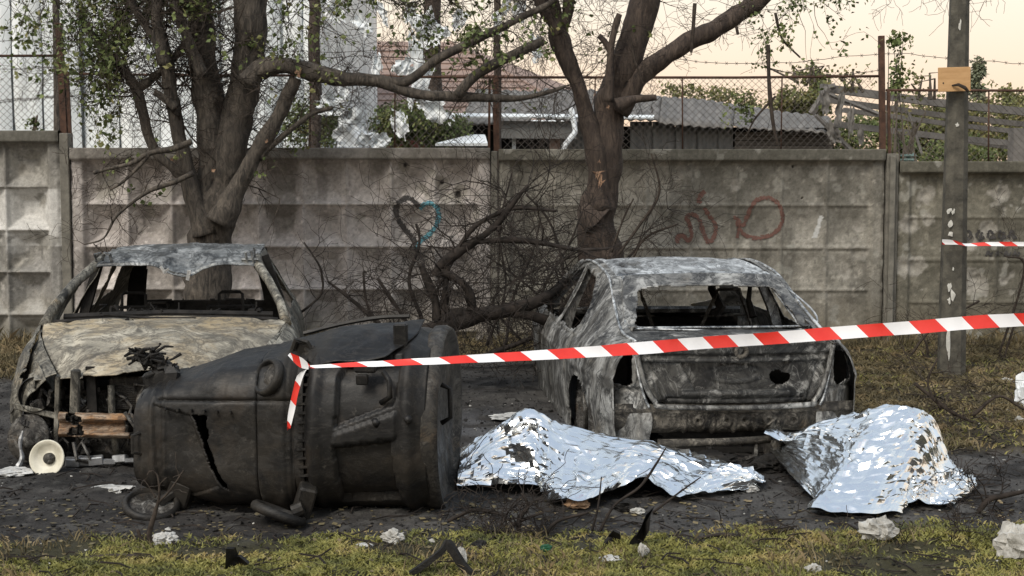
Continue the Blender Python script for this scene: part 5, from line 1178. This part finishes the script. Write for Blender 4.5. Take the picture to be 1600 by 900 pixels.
# tiled pink roof house
YR = 34.0
hs = thing('pink_roofed_house', 'house with faded pink slate roof seen behind the torn sheets', 'house', (at(650, 200, YR).x, YR, 0))
def roofcourse(parent, name, A, B, C_, D_, rows, mat, th=.03, cols=1):
    "courses of roofing from eave A-B up to ridge D-C, every row laid over the one below"
    A, B, C_, D_ = map(Vector, (A, B, C_, D_)); nrm = (B - A).cross(D_ - A).normalized()
    for r in range(rows):
        t0, t1 = r / rows, (r + 1.12) / rows
        for c in range(cols):
            s0, s1 = c / cols, (c + 1) / cols - .004
            q = lambda s, t: (A + (B - A) * s) * (1 - t) + (D_ + (C_ - D_) * s) * t
            p = [q(s0, t0) - nrm * .0 + nrm * th * 1.2, q(s1, t0) + nrm * th * 1.2, q(s1, min(t1, 1)), q(s0, min(t1, 1))]
            v = [x - parent.location for x in p] + [x - parent.location - nrm * th for x in p]
            o = mk(name, [tuple(x) for x in v], [(0, 1, 2, 3), (7, 6, 5, 4), (0, 4, 5, 1), (1, 5, 6, 2), (2, 6, 7, 3), (3, 7, 4, 0)], mat, parent)
roofcourse(hs, 'roof_course', at(470, 190, 33), at(930, 190, 33), at(700, 66, 37.5), at(470, 63, 37.5), 13, M['roof_pink'])
slab_pts('roof_slope', [at(930, 190, 33), at(960, 165, 40), at(700, 66, 37.5)], .05, M['roof_pink'], hs)
slab_pts('wall', [at(470, 190, 33.4), at(925, 190, 33.4), at(925, 300, 33.4), at(470, 300, 33.4)], .2, M['brick_red'], hs)
for (u0, v0, u1, v1) in ((530, 196, 562, 232), (735, 206, 800, 232), (835, 207, 858, 232)):
    slab_pts('window', [at(u0, v0, 33.15), at(u1, v0, 33.15), at(u1, v1, 33.15), at(u0, v1, 33.15)], .05, M['dark_void'], hs)
b = MB(); e0, e1 = at(470, 191, 32.95) - hs.location, at(930, 191, 32.95) - hs.location; b.tube([e0, e1], .05, 8); b.build('gutter', M['sheet'], hs)
# second roof gable
gb = thing('small_gabled_roof', 'small bright pinkish gable roof peeking out above the long roof', 'roof', tuple(at(740, 140, 38)))
slab_pts('roof_slope', [at(690, 80, 38), at(712, 78, 40), at(860, 140, 40), at(855, 152, 38), at(690, 152, 38)], .1, M['roof_pink'], gb)
# long shed with corrugated roof
YS = 19.0
sh = thing('corrugated_shed', 'long low shed with weathered corrugated roof and dark sheet walls behind the fence', 'shed', (at(1040, 230, YS).x, YS, 0))
def corr(name, A, B, C_, D_, pitch, depth, mat, parent, vert=12, seedx=1, sag=.0):
    A, B, C_, D_ = [np.array(tuple(x)) for x in (A, B, C_, D_)]; Lh = np.linalg.norm(B - A); n = int(Lh / pitch * 6); s = np.linspace(0, 1, n)[:, None, None]; t = np.linspace(0, 1, vert)[None, :, None]
    V = (A + (B - A) * s) * (1 - t) + (D_ + (C_ - D_) * s) * t; nr = np.cross(B - A, D_ - A); nr /= np.linalg.norm(nr)
    w = np.sin(s * Lh / pitch * 2 * math.pi) * depth + sag * (fbm(V * .7, 1, 2, seedx)[..., None] - .5)
    V = V + nr * w - np.array(tuple(parent.location)); o = mk(name, V.reshape(-1, 3), gridfaces(n, vert), mat, parent, True)
    m = o.modifiers.new('thickness', 'SOLIDIFY'); m.thickness = .012; return o
ue = [720, 830, 915, 1030, 1145, 1290]; ve = [187, 187, 187, 188, 200, 212]; ur = [745, 850, 930, 1035, 1150, 1300]; vr = [140, 143, 147, 152, 164, 182]
for i in range(5):
    corr('roof_sheet', at(ue[i], ve[i], 18.7), at(ue[i + 1] - 1, ve[i + 1], 18.7), at(ur[i + 1] - 1, vr[i + 1], 23), at(ur[i], vr[i], 23), .12, .012, M['roof_grey'], sh, seedx=i, sag=.25)
for k, (u0, u1) in enumerate(((860, 915), (915, 966), (985, 1020), (1020, 1056), (1056, 1090), (1090, 1122), (1122, 1147))):
    v0 = 190 if u0 < 1080 else 196
    corr('wall_sheet', at(u0, 245, YS), at(u1 - 1.5, 245, YS), at(u1 - 1.5, v0, YS), at(u0, v0, YS), .10, .014, M['shed_wall'], sh, 4, k)
for k in range(7):
    v = 206 + k * 7; slab_pts('plank', [at(1148, v + 6.3, YS), at(1300, v + 7.3, YS), at(1300, v + 1, YS), at(1148, v, YS)], .03, M['plank'], sh)
slab_pts('fascia', [at(775, 216, 18.75), at(900, 217, 18.75), at(900, 190, 18.75), at(775, 189, 18.75)], .04, M['shed_wall'], sh)
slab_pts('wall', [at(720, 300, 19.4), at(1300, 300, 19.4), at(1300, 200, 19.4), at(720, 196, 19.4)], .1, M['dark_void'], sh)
slab_pts('light_strip', [at(700, 184, 18.6), at(1022, 186, 18.6), at(1022, 182, 18.7), at(700, 179, 18.7)], .02, M['sheet'], sh)
b = MB(); b.tube([at(892, 168, 18.5) - sh.location, at(897, 192, 18.5) - sh.location, at(899, 206, 18.45) - sh.location, at(882, 228, 18.4) - sh.location, at(878, 260, 18.4) - sh.location], .035, 8); b.build('downpipe', M['sheet'], sh, True)
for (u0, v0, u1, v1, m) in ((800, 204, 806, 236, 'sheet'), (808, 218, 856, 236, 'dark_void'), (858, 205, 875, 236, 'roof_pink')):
    slab_pts('wall_piece', [at(u0, v1, 18.9), at(u1, v1, 18.9), at(u1, v0, 18.9), at(u0, v0, 18.9)], .03, M[m], sh)
# low white metal roof corner
wr = thing('white_sheet_roof', 'small white metal roof corner just above the wall cap', 'roof', tuple(at(700, 226, 17)))
slab_pts('roof_sheet', [at(680, 228, 16.6), at(762, 228, 16.6), at(758, 214, 17.6), at(735, 214, 17.6)], .03, M['sheet'], wr)
# collapsed steel frame
cf = thing('collapsed_steel_frame', 'collapsed frame of parallel grey roof beams sagging behind the fence at right', 'steel frame', tuple(at(1420, 240, 19)))
for (u0, v0, u1, v1, r, Y0) in ((1283, 137, 1900, 205, .07, 19), (1290, 156, 1900, 226, .05, 19.4), (1318, 172, 1900, 238, .045, 19.8), (1304, 194, 1900, 252, .055, 19), (1390, 203, 1900, 268, .04, 20)):
    p, q = at(u0, v0, Y0) - cf.location, at(u1, v1, Y0 + 1) - cf.location; b = MB(); d = (q - p); b.tube([p, p + d * .3 + Vector((0, 0, -.03)), p + d * .6 + Vector((0, 0, -.02)), q], r, 4); b.build('beam', M['steel_beam'], cf)
for (u0, v0, u1, v1, r) in ((1268, 178, 1294, 137, .05), (1294, 137, 1305, 134, .04), (1275, 180, 1345, 250, .03), (1290, 145, 1372, 178, .03), (1592, 200, 1590, 260, .13), (1420, 175, 1440, 240, .02)):
    b = MB(); b.tube([at(u0, v0, 18.9) - cf.location, at(u1, v1, 18.9) - cf.location], r, 5); b.build('strut', M['steel_beam'], cf)
def scrap(u, v, wpx, hpx, Y, seed, mat='sheet', parent=None, name='torn_sheet', label=None):
    "ragged hanging sheet with folds"
    rs = np.random.RandomState(seed); s = Y / FPX; n, m = 18, 18; c = at(u, v, Y)
    U, T = np.meshgrid(np.linspace(-1, 1, n), np.linspace(-1, 1, m), indexing='ij'); P = np.stack([U * 1.7, T * 1.7, U * 0 + seed], -1)
    X = U * wpx * s / 2 * (1 + (fbm(P, 1.2, 3, seed) - .5) * 1.2) + T * wpx * s * rs.uniform(-.3, .3); Z = T * hpx * s / 2 * (1 + (fbm(P, 1.3, 3, seed + 3) - .5) * 1.2); D = (fbm(P, 1.1, 2, seed + 6) - .5) * wpx * s * .8
    C = P[:-1, :-1] + .1; r = np.abs(U[:-1, :-1] + 1 / n) ** 2.2 + np.abs(T[:-1, :-1] + 1 / m) ** 2.2 + (fbm(C, 2.4, 3, seed + 8) - .5) * 2.2
    V = np.stack([X, D, Z], -1).reshape(-1, 3)
    if parent: V = V + np.array(tuple(c - parent.location))
    o = mk(name, V, gridfaces(n, m, (r < 1.0).ravel()), M[mat], parent, True)
    if not parent: o.location = c; 
    if label: tag(o, label, 'torn sheet', 'torn white sheets caught in the tree branches')
    return o
for k, (u, v, w_, h_) in enumerate(((1288, 160, 16, 40), (1312, 172, 12, 60), (1302, 208, 20, 34), (1330, 190, 12, 50), (1345, 210, 10, 30))): scrap(u, v, w_, h_, 18.7, 60 + k, 'roof_grey', cf, 'torn_cladding')
# torn white plastic sheets hanging in the branches
shs = [(512, 165, 36, 34, 'white sheet scrap with pointed tip hanging right of the warehouse edge'), (545, 195, 40, 50, 'broad white sheet scrap beyond the fence under the bough'), (560, 218, 44, 26, 'low white sheet scrap resting just above the wall cap'), (592, 222, 26, 22, 'small white sheet scrap by the wall cap right of the others'),
       (625, 190, 20, 42, 'narrow white sheet scrap hanging beside the fence rod'), (678, 168, 38, 46, 'large white sheet scrap hanging below the long bough'), (663, 160, 22, 30, 'white sheet scrap left of the large one below the bough'), (650, 85, 22, 60, 'long white sheet scrap wrapped on the dark post'),
       (668, 45, 34, 50, 'grey-white sheet scrap high on the dark post'), (690, 50, 20, 20, 'small sheet scrap touching the dark post near the frame top'), (595, 15, 16, 18, 'small grey sheet scrap high left of the dark post'), (641, 22, 18, 30, 'grey sheet scrap just left of the dark post at the top'),
       (602, 33, 8, 16, 'tiny grey sheet scrap dangling at the top'), (630, 105, 26, 30, 'pale sheet scrap in the fine twigs above the rail'), (565, 40, 24, 26, 'pale sheet scrap over the ridge of the pink roof'), (778, 35, 14, 30, 'thin white sheet scrap beside the slim post at the top'),
       (838, 75, 20, 36, 'white sheet scrap at the fork of the dark tree'), (812, 15, 20, 26, 'white sheet scrap at the frame top near the dark tree'), (790, 10, 12, 26, 'narrow sheet scrap at the frame top beside the slim post'), (655, 130, 28, 60, 'long pale sheet scrap crossing the bough at the dark post'), (588, 105, 14, 40, 'slim pale sheet scrap before the pink roof'), (535, 130, 16, 36, 'pale sheet scrap right of the thick dark post'),
       (522, 12, 26, 40, 'large pale sheet scrap in twigs at the top right of the warehouse'), (718, 30, 22, 26, 'grey sheet scrap in twigs right of the dark post')]
for k, (u, v, w_, h_, lb) in enumerate(shs): scrap(u, v, w_ * 1.15, h_ * 1.15, 15.9 + (k % 5) * .3, 100 + k, label=lb)
# trees and shrubs beyond
def bush(name, label, blobs, Y, n, size, mat, seed, trunk=None, group=None, stems=10):
    rs = np.random.RandomState(seed); rg2 = random.Random(seed); s = Y / FPX
    c0 = at(blobs[0][0], blobs[0][1], Y); o = thing(name, label, 'tree' if trunk else 'shrub', (c0.x, Y, 0), 0, group)
    pts = []; b = MB(); tot = sum(w * h for _, _, w, h in blobs)
    for (u, v, w, h) in blobs:
        c = at(u, v, Y); k = int(n * w * h / tot)
        q = rs.normal(0, .5, (k * 3, 3)); q = q[(q ** 2).sum(1) < 1.2]; p = q * np.array([w * s / 2 * 1.25, w * s / 2, h * s / 2 * 1.25]) + np.array(tuple(c))
        keep = fbm(p, 2.4, 3, seed) > .47; pts.append(p[keep][:k])
        for _ in range(stems):
            q = p[rs.randint(len(p))]; base = Vector((c.x + rs.normal() * w * s * .15, Y, 0 if trunk else (c.z - h * s * .6 if Y < 15 else .3))); e = Vector(q); b.tube([tuple(base - o.location), tuple((base * .4 + e * .6) + Vector((rs.normal() * .1, 0, .1)) - o.location), tuple(e - o.location)], [.018 if not trunk else .035, .010, .003], 4)
    pts = np.concatenate(pts); V, F = leafmesh(list(pts - np.array(tuple(o.location))), size, seed, 1, .02)
    x_ = b.build('trunk', M['twig_light'], o); x_['kind'] = 'stuff'; mk('crown', V, F, M[mat], o)['kind'] = 'stuff'
    return o
bush('leafy_shrub', 'green leafy shrub beyond the fence between the pale warehouse and the dark post', [(640, 195, 110, 60), (700, 205, 60, 50), (590, 200, 60, 50)], 17.5, 7500, .045, 'leaf', 3)
bush('leafy_shrub', 'thin leafy shrub beyond the fence against the pale warehouse', [(520, 195, 70, 70), (470, 190, 50, 60)], 18.5, 2600, .045, 'leaf', 4)
bush('distant_tree', 'yellow-green tree crown beyond the shed end', [(1262, 150, 60, 70), (1235, 160, 40, 40)], 26, 4200, .075, 'leaf_far', 5, True)
bush('distant_tree', 'low yellowing trees far behind the fence right of the bare tree', [(1120, 150, 90, 30), (1060, 140, 60, 20), (1180, 158, 60, 30)], 42, 1500, .10, 'leaf_far', 6, True)
bush('distant_tree', 'pale green tree row behind the collapsed beams', [(1450, 210, 130, 90), (1530, 200, 110, 110), (1400, 215, 70, 70)], 25, 12000, .075, 'leaf_far', 7, True)
bush('distant_tree', 'tall cypress-like pale tree just right of the concrete pole', [(1530, 150, 26, 90), (1528, 120, 14, 50)], 40, 1800, .10, 'leaf_pale', 8, True)
bush('distant_tree', 'trees at the right frame edge behind the beams', [(1600, 200, 110, 110), (1700, 190, 140, 130), (1580, 160, 40, 30)], 28, 9000, .08, 'leaf_far', 9, True)
bush('distant_tree', 'dense darker green tree low behind the collapsed frame', [(1350, 215, 110, 60), (1420, 235, 120, 40), (1500, 235, 120, 40)], 22.5, 7500, .055, 'leaf', 10, True)
bush('tall_weed', 'tall thin weed with a leafy head above the right fence', [(1405, 65, 30, 28), (1403, 110, 14, 40), (1395, 130, 30, 20)], 15.6, 300, .055, 'leaf', 11, None, None, 4)
bush('vine', 'thin vine with sparse leaves climbing the right fence section', [(1440, 125, 70, 50), (1415, 180, 40, 100), (1260, 110, 90, 30), (1330, 120, 60, 40)], 14.75, 520, .045, 'leaf_far', 12, None, None, 5)
bush('wall_weed', 'small green weed growing on the left wall cap', [(52, 192, 16, 18)], 14.5, 70, .04, 'leaf', 13, None, None, 3)
vt = thing('roof_vent', 'small green and white roof vent peeping over the right wall cap', 'vent', tuple(at(1419, 252, 16)))
b = MB(); b.lathe([(.001, .10), (.05, .09), (.09, .065), (.09, .05), (.001, .05)], Matrix.Identity(4), 16); b.lathe([(.06, .05), (.06, -.2)], Matrix.Identity(4), 12); b.lathe([(.075, .03), (.09, .02), (.09, .005), (.075, .0)], Matrix.Identity(4), 16); b.build('vent_cap', simple('teal_grey_paint', (.10, .17, .15), (.25, .34, .31), 8), vt, True)

# ------------------------------------------------------------------ ground cover and debris
rs = np.random.RandomState(77)
def scatter(n, x0, x1, y0, y1, fn):
    x = rs.uniform(x0, x1, n); y = rs.uniform(y0, y1, n); k = rs.rand(n) < fn(x, y); return x[k], y[k]
def zat(x, y):
    i = np.clip(np.searchsorted(gx, x), 1, len(gx) - 1); j = np.clip(np.searchsorted(gy, y), 1, len(gy) - 1); return GZ[i, j]
def blades(name, x, y, h, w, mat, lean, seed):
    n = len(x); r = np.random.RandomState(seed); z = zat(x, y); a = r.uniform(0, 6.28, n); hh = h * r.uniform(.4, 1.4, n); ww = w * r.uniform(.6, 1.4, n)
    dx, dy = np.cos(a), np.sin(a); la = r.uniform(0, 6.28, n); l = lean * r.uniform(.3, 1.3, n) * hh
    c = np.stack([x, y, z - .004], -1); side = np.stack([dx * ww, dy * ww, ww * 0], -1) / 2; up1 = np.stack([np.cos(la) * l * .4, np.sin(la) * l * .4, hh * .6], -1); up2 = np.stack([np.cos(la) * l, np.sin(la) * l, hh * .85], -1)
    V = np.stack([c - side, c + side, c + up1 + side * .7, c + up2, c + up1 - side * .7], 1).reshape(-1, 3); i = np.arange(n)[:, None] * 5
    o = mk(name, V, (i + np.array([[0, 1, 2, 3, 4]])), mat); o['kind'] = 'stuff'; return o
mf = lambda x, y: grass_mask(x, y)
x, y = scatter(150000, -2.7, 2.7, 5.5, 7.3, lambda x, y: mf(x, y)[0] * np.clip((fbm(np.stack([x, y, x * 0], -1), 3.5, 3, 12) - .30) * 4, 0, 1)); g1 = blades('moss', x, y, .020, .008, M['grass'], 1.3, 1); g1['label'] = 'bright yellow-green moss and short grass along the near edge'
x, y = scatter(90000, 1.6, 6.4, 7.6, 14.3, lambda x, y: mf(x, y)[1] * np.clip((fbm(np.stack([x, y, x * 0], -1), 3, 3, 13) - .33) * 4, 0, 1)); g2 = blades('dry_grass', x, y, .045, .010, M['drygrass'], 1.6, 2); g2['label'] = 'dry brownish grass and litter to the right of the sedan'
x, y = scatter(13000, 1.6, 6.4, 7.6, 14.3, lambda x, y: mf(x, y)[1] * (fbm(np.stack([x, y, x * 0], -1), 2, 3, 15) > .52)); g3 = blades('green_grass', x, y, .04, .009, M['grass'], 1.4, 3); g3['label'] = 'greener grass tufts among the dry grass at right'
x, y = scatter(34000, -6, 2.2, 11.8, 14.35, lambda x, y: mf(x, y)[1]); g4 = blades('dead_grass', x, y, .07, .010, M['drygrass'], 1.2, 4); g4['label'] = 'dead grass strip along the wall foot'
x, y = scatter(5000, -6, 6, 13.9, 14.36, lambda x, y: x * 0 + 1); g5 = blades('dead_weeds', x, y, .16, .008, M['drygrass'], .8, 5); g5['label'] = 'taller dead weeds against the wall foot'
def rubble(name, n, x0, x1, y0, y1, r0, r1, mat, fn, seed, label):
    q = random.Random(seed); x, y = scatter(n, x0, x1, y0, y1, fn); z = zat(x, y); b = MB()
    for i in range(len(x)): b.rock((x[i], y[i], z[i] + .002), q.uniform(r0, r1) * (1 if q.random() < .93 else 2.0), q, .55)
    o = b.build(name, M[mat], None); o['kind'] = 'stuff'; o['label'] = label; return o
notg = lambda x, y: 1 - np.clip(mf(x, y)[0], 0, 1) * .85
rubble('rubble', 16000, -4.5, 3.2, 6.2, 12.5, .002, .009, 'litter', notg, 5, 'small dark rubble and cinders over the burnt ground')
rubble('cinders', 1800, -3.5, 3.2, 6.2, 11, .006, .018, 'char', notg, 6, 'black cinders over the burnt ground')
x, y = scatter(9000, -2.7, 2.7, 5.5, 7.2, lambda x, y: mf(x, y)[0] * (fbm(np.stack([x, y, x * 0], -1), 2.2, 3, 44) > .50)); g6 = blades('tall_grass', x, y, .055, .006, M['drygrass'], .9, 8); g6['label'] = 'longer dry grass blades sticking out of the moss'
rubble('dark_crumbs', 2600, -2.7, 2.7, 5.8, 7.2, .003, .012, 'char', lambda x, y: mf(x, y)[0] * (fbm(np.stack([x, y, x * 0], -1), 2.6, 3, 45) > .47), 16, 'black crumbs and cinders lying on the moss')
rubble('pale_crumbs', 520, -3, 4, 6.0, 11, .003, .011, 'white_scrap', lambda x, y: x * 0 + .8, 7, 'tiny pale crumbs scattered over the ground')
# flat leaves and twigs litter
def flatleaves(name, n, x0, x1, y0, y1, size, mat, fn, seed, label):
    x, y = scatter(n, x0, x1, y0, y1, fn); P = np.stack([x, y, zat(x, y) + .012], -1); V, F = leafmesh(list(P), size, seed, 1, .004); V[:, 2] = np.maximum(P[:, 2].repeat(4) - .006 + (V[:, 2] - P[:, 2].repeat(4)) * .35, .0); o = mk(name, V, F, M[mat]); o['kind'] = 'stuff'; o['label'] = label
flatleaves('fallen_leaves', 8000, 1.4, 6.2, 7.5, 14.2, .055, 'drygrass', lambda x, y: mf(x, y)[1], 5, 'fallen dry leaves on the grass at right')
flatleaves('scattered_leaves', 4200, -3, 3, 5.8, 7.6, .035, 'drygrass', lambda x, y: x * 0 + .6, 6, 'fallen dry leaves near the moss')
b = MB(); q = random.Random(9)
for k in range(900):
    xx, yy = (q.uniform(-3, 3.2), q.uniform(5.9, 8.4)) if k < 520 else (q.uniform(1.5, 6), q.uniform(8, 13.8)); a = q.uniform(0, 6.28); l = q.uniform(.04, .22); z = gz(xx, yy) + .008
    b.tube([(xx, yy, z), (xx + math.cos(a) * l * .5, yy + math.sin(a) * l * .5, z + q.uniform(0, .02)), (xx + math.cos(a + .3) * l, yy + math.sin(a + .3) * l, z + q.uniform(-.004, .02))], [q.uniform(.0015, .005)] * 3, 4)
o = b.build('ground_twigs', M['burnt_twig']); o['kind'] = 'stuff'; o['label'] = 'short dark twigs littering the ground'

def lump(name, label, cat, u, v, wpx, hpx, mat, seed, tall=1.0, n=14):
    "crumpled lump resting on the ground"
    c = gr(u, v); s = c.y / FPX; c.z = gz(c.x, c.y); m = n * 2
    th = np.linspace(0, math.pi, n)[:, None]; ph = np.linspace(0, 2 * math.pi, m)[None, :]
    D = np.stack([np.sin(th) * np.cos(ph), np.sin(th) * np.sin(ph), np.cos(th) * np.ones_like(ph)], -1)
    r = 1 + (fbm(D + seed, 1.7, 3, seed) - .5) * 1.1 + (fbm(D + seed, 5, 2, seed + 2) - .5) * .7 + (1 - np.abs(fbm(D + seed, 3, 2, seed + 5) - .5) * 4) * .18; V = D * r[..., None] * np.array([wpx * s / 2, wpx * s / 2 * .7, hpx * s / 2]); V[..., 2] += hpx * s * .40; V[..., 2] = np.maximum(V[..., 2], -.004)
    o = mk(name, V.reshape(-1, 3), gridfaces(n, m), M[mat]); o.location = c; return tag(o, label, cat)
lump('foam_lump', 'white crumbly foam lump on the ground below the container lid', 'foam scrap', 614, 852, 34, 20, 'white_scrap', 3)
lump('foam_lump', 'small grey-white crumbly lump beside the forked stick', 'foam scrap', 258, 848, 36, 20, 'ashwhite', 4)
lump('foam_lump', 'tiny white foam piece on the moss beside the upright black shard', 'foam scrap', 1004, 872, 15, 20, 'white_scrap', 5)
lump('paper_wad', 'white crumpled paper wad just under the second foil blanket hem', 'paper', 1369, 848, 48, 34, 'white_scrap', 6)
lump('plastic_wad', 'large white crumpled plastic wad at the right frame edge on the grass', 'plastic scrap', 1588, 880, 58, 60, 'white_scrap', 7)
lump('plastic_wad', 'pale green-white crumpled plastic at the right edge beyond the foil hump', 'plastic scrap', 1600, 640, 30, 52, 'sheet', 8)
lump('paper_scrap', 'small white paper scrap on the dry grass near the right edge', 'paper', 1572, 604, 18, 9, 'white_scrap', 9)
lump('paper_scrap', 'white paper scrap on dark ground at the right frame edge', 'paper', 1592, 662, 16, 10, 'white_scrap', 10)
lump('foam_lump', 'white foam crumbs under the first foil hem gap', 'foam scrap', 996, 803, 22, 9, 'white_scrap', 11)
lump('foam_lump', 'pinkish crumpled scrap at the right tip of the first foil blanket', 'foam scrap', 1172, 768, 26, 12, 'ashwhite', 12)
lump('paper_wad', 'small white scrap at the bottom frame edge under the right foil', 'paper', 1272, 903, 22, 14, 'white_scrap', 13)
lump('stone', 'grey round stone in the cinders left of the tangled twigs', 'stone', 750, 858, 22, 15, 'litter', 14)
lump('stone', 'grey stone lying on the moss before the black shards', 'stone', 952, 878, 30, 10, 'ashwhite', 15)
lump('charred_lump', 'charred dark brown lump under the first foil blanket hem', 'debris', 975, 796, 40, 20, 'char', 16)
lump('charred_lump', 'dark brown lump beside the left hem of the foil hump', 'debris', 1236, 738, 30, 24, 'char', 17)
lump('charred_lump', 'heap of black burnt debris between the two foil blankets', 'debris', 1205, 735, 60, 26, 'char', 18, n=20)
lump('charred_lump', 'low black debris heap under the sedan tow bar', 'debris', 1090, 722, 100, 14, 'char', 19, n=20)
lump('green_scrap', 'green plastic scrap among the tangled twigs', 'plastic scrap', 853, 866, 18, 12, 'green_paint', 20)
lump('cardboard_scrap', 'brown cardboard scrap under the corner of the first foil blanket', 'cardboard', 902, 796, 36, 14, 'cardboard', 21)
lump('foam_lump', 'white ash crust piece beside the hatchback lip', 'ash', 172, 762, 60, 8, 'ashwhite', 22)
lump('ash_streak', 'flat pale ash crust left of the horn bowl', 'ash', 18, 740, 60, 8, 'ashwhite', 23)
lump('ash_streak', 'flat grey ash crust on dark ground left of the sedan', 'ash', 800, 655, 60, 8, 'ashwhite', 24)
def shard(name, label, cat, pts, th, mat, Y=None):
    "bent sheet fragment: (u, v) outline standing on the ground"
    g0 = gr(*pts[0]); Yb = g0.y; V = [at(u, v, Yb + .05 * math.sin(i * 1.9)) for i, (u, v) in enumerate(pts)]; V = [v_ - g0 for v_ in V]
    for v_ in V: v_.z = max(v_.z, 0)
    k = len(V); n = Vector((.2, 1, .2)).normalized() * th; c = sum(V, Vector()) / k + Vector((0, .03, 0))
    VV = V + [c] + [v_ + n for v_ in V] + [c + n]; F = []
    for i in range(k): j = (i + 1) % k; F += [(i, j, k), (k + 1 + j, k + 1 + i, 2 * k + 1), (j, i, k + 1 + i, k + 1 + j)]
    g0.z = gz(g0.x, g0.y); o = mk(name, [tuple(v_) for v_ in VV], F, M[mat]); o.location = g0; return tag(o, label, cat)
shard('black_shard', 'curved black shard standing upright on the edge of the moss', 'debris', [(980, 862), (1003, 860), (1014, 838), (1016, 815), (1022, 801), (1010, 812), (1000, 835), (990, 852)], .02, 'char')
shard('black_shard', 'short black shard left of the upright curved one', 'debris', [(940, 858), (970, 856), (968, 838), (958, 833), (950, 842)], .02, 'char')
shard('black_shard', 'black bent shard in the moss at lower left below the container', 'debris', [(352, 893), (382, 898), (388, 884), (374, 872), (364, 874), (365, 860), (353, 860)], .02, 'bin')
def strap(name, label, pts, w, mat):
    b = MB(); P0 = gr(pts[0][0], pts[0][1]); Q = [at(u, v, P0.y + .02 * i) for i, (u, v) in enumerate(pts)]
    q = crv(np.array([tuple(p - P0) for p in Q]), 20); b0 = 0
    up = Vector((.1, .3, 1)); b.tube([tuple(x) for x in q], w, 4); P0.z = gz(P0.x, P0.y); o = b.build(name, M[mat]); o.location = P0; return tag(o, label, 'debris')
strap('black_strut', 'grey-black bent plastic strip rising from the bottom edge', [(640, 905), (665, 888), (690, 868), (700, 852)], .016, 'bin')
strap('black_strut', 'black angular strip crossing the grey bent strip at the bottom', [(740, 905), (722, 885), (706, 860), (698, 850)], .022, 'char')
strap('black_strut', 'thin grey strip lying behind the two crossed black strips', [(660, 850), (680, 848), (712, 872)], .008, 'junk')
lump('foam_lump', 'upright grey-white chunk beside the crossed black strips', 'foam scrap', 722, 890, 14, 34, 'ashwhite', 30)
lump('pale_stick', 'short pale wood splinter left of the foam lump', 'wood scrap', 570, 853, 26, 5, 'ashwhite', 31)
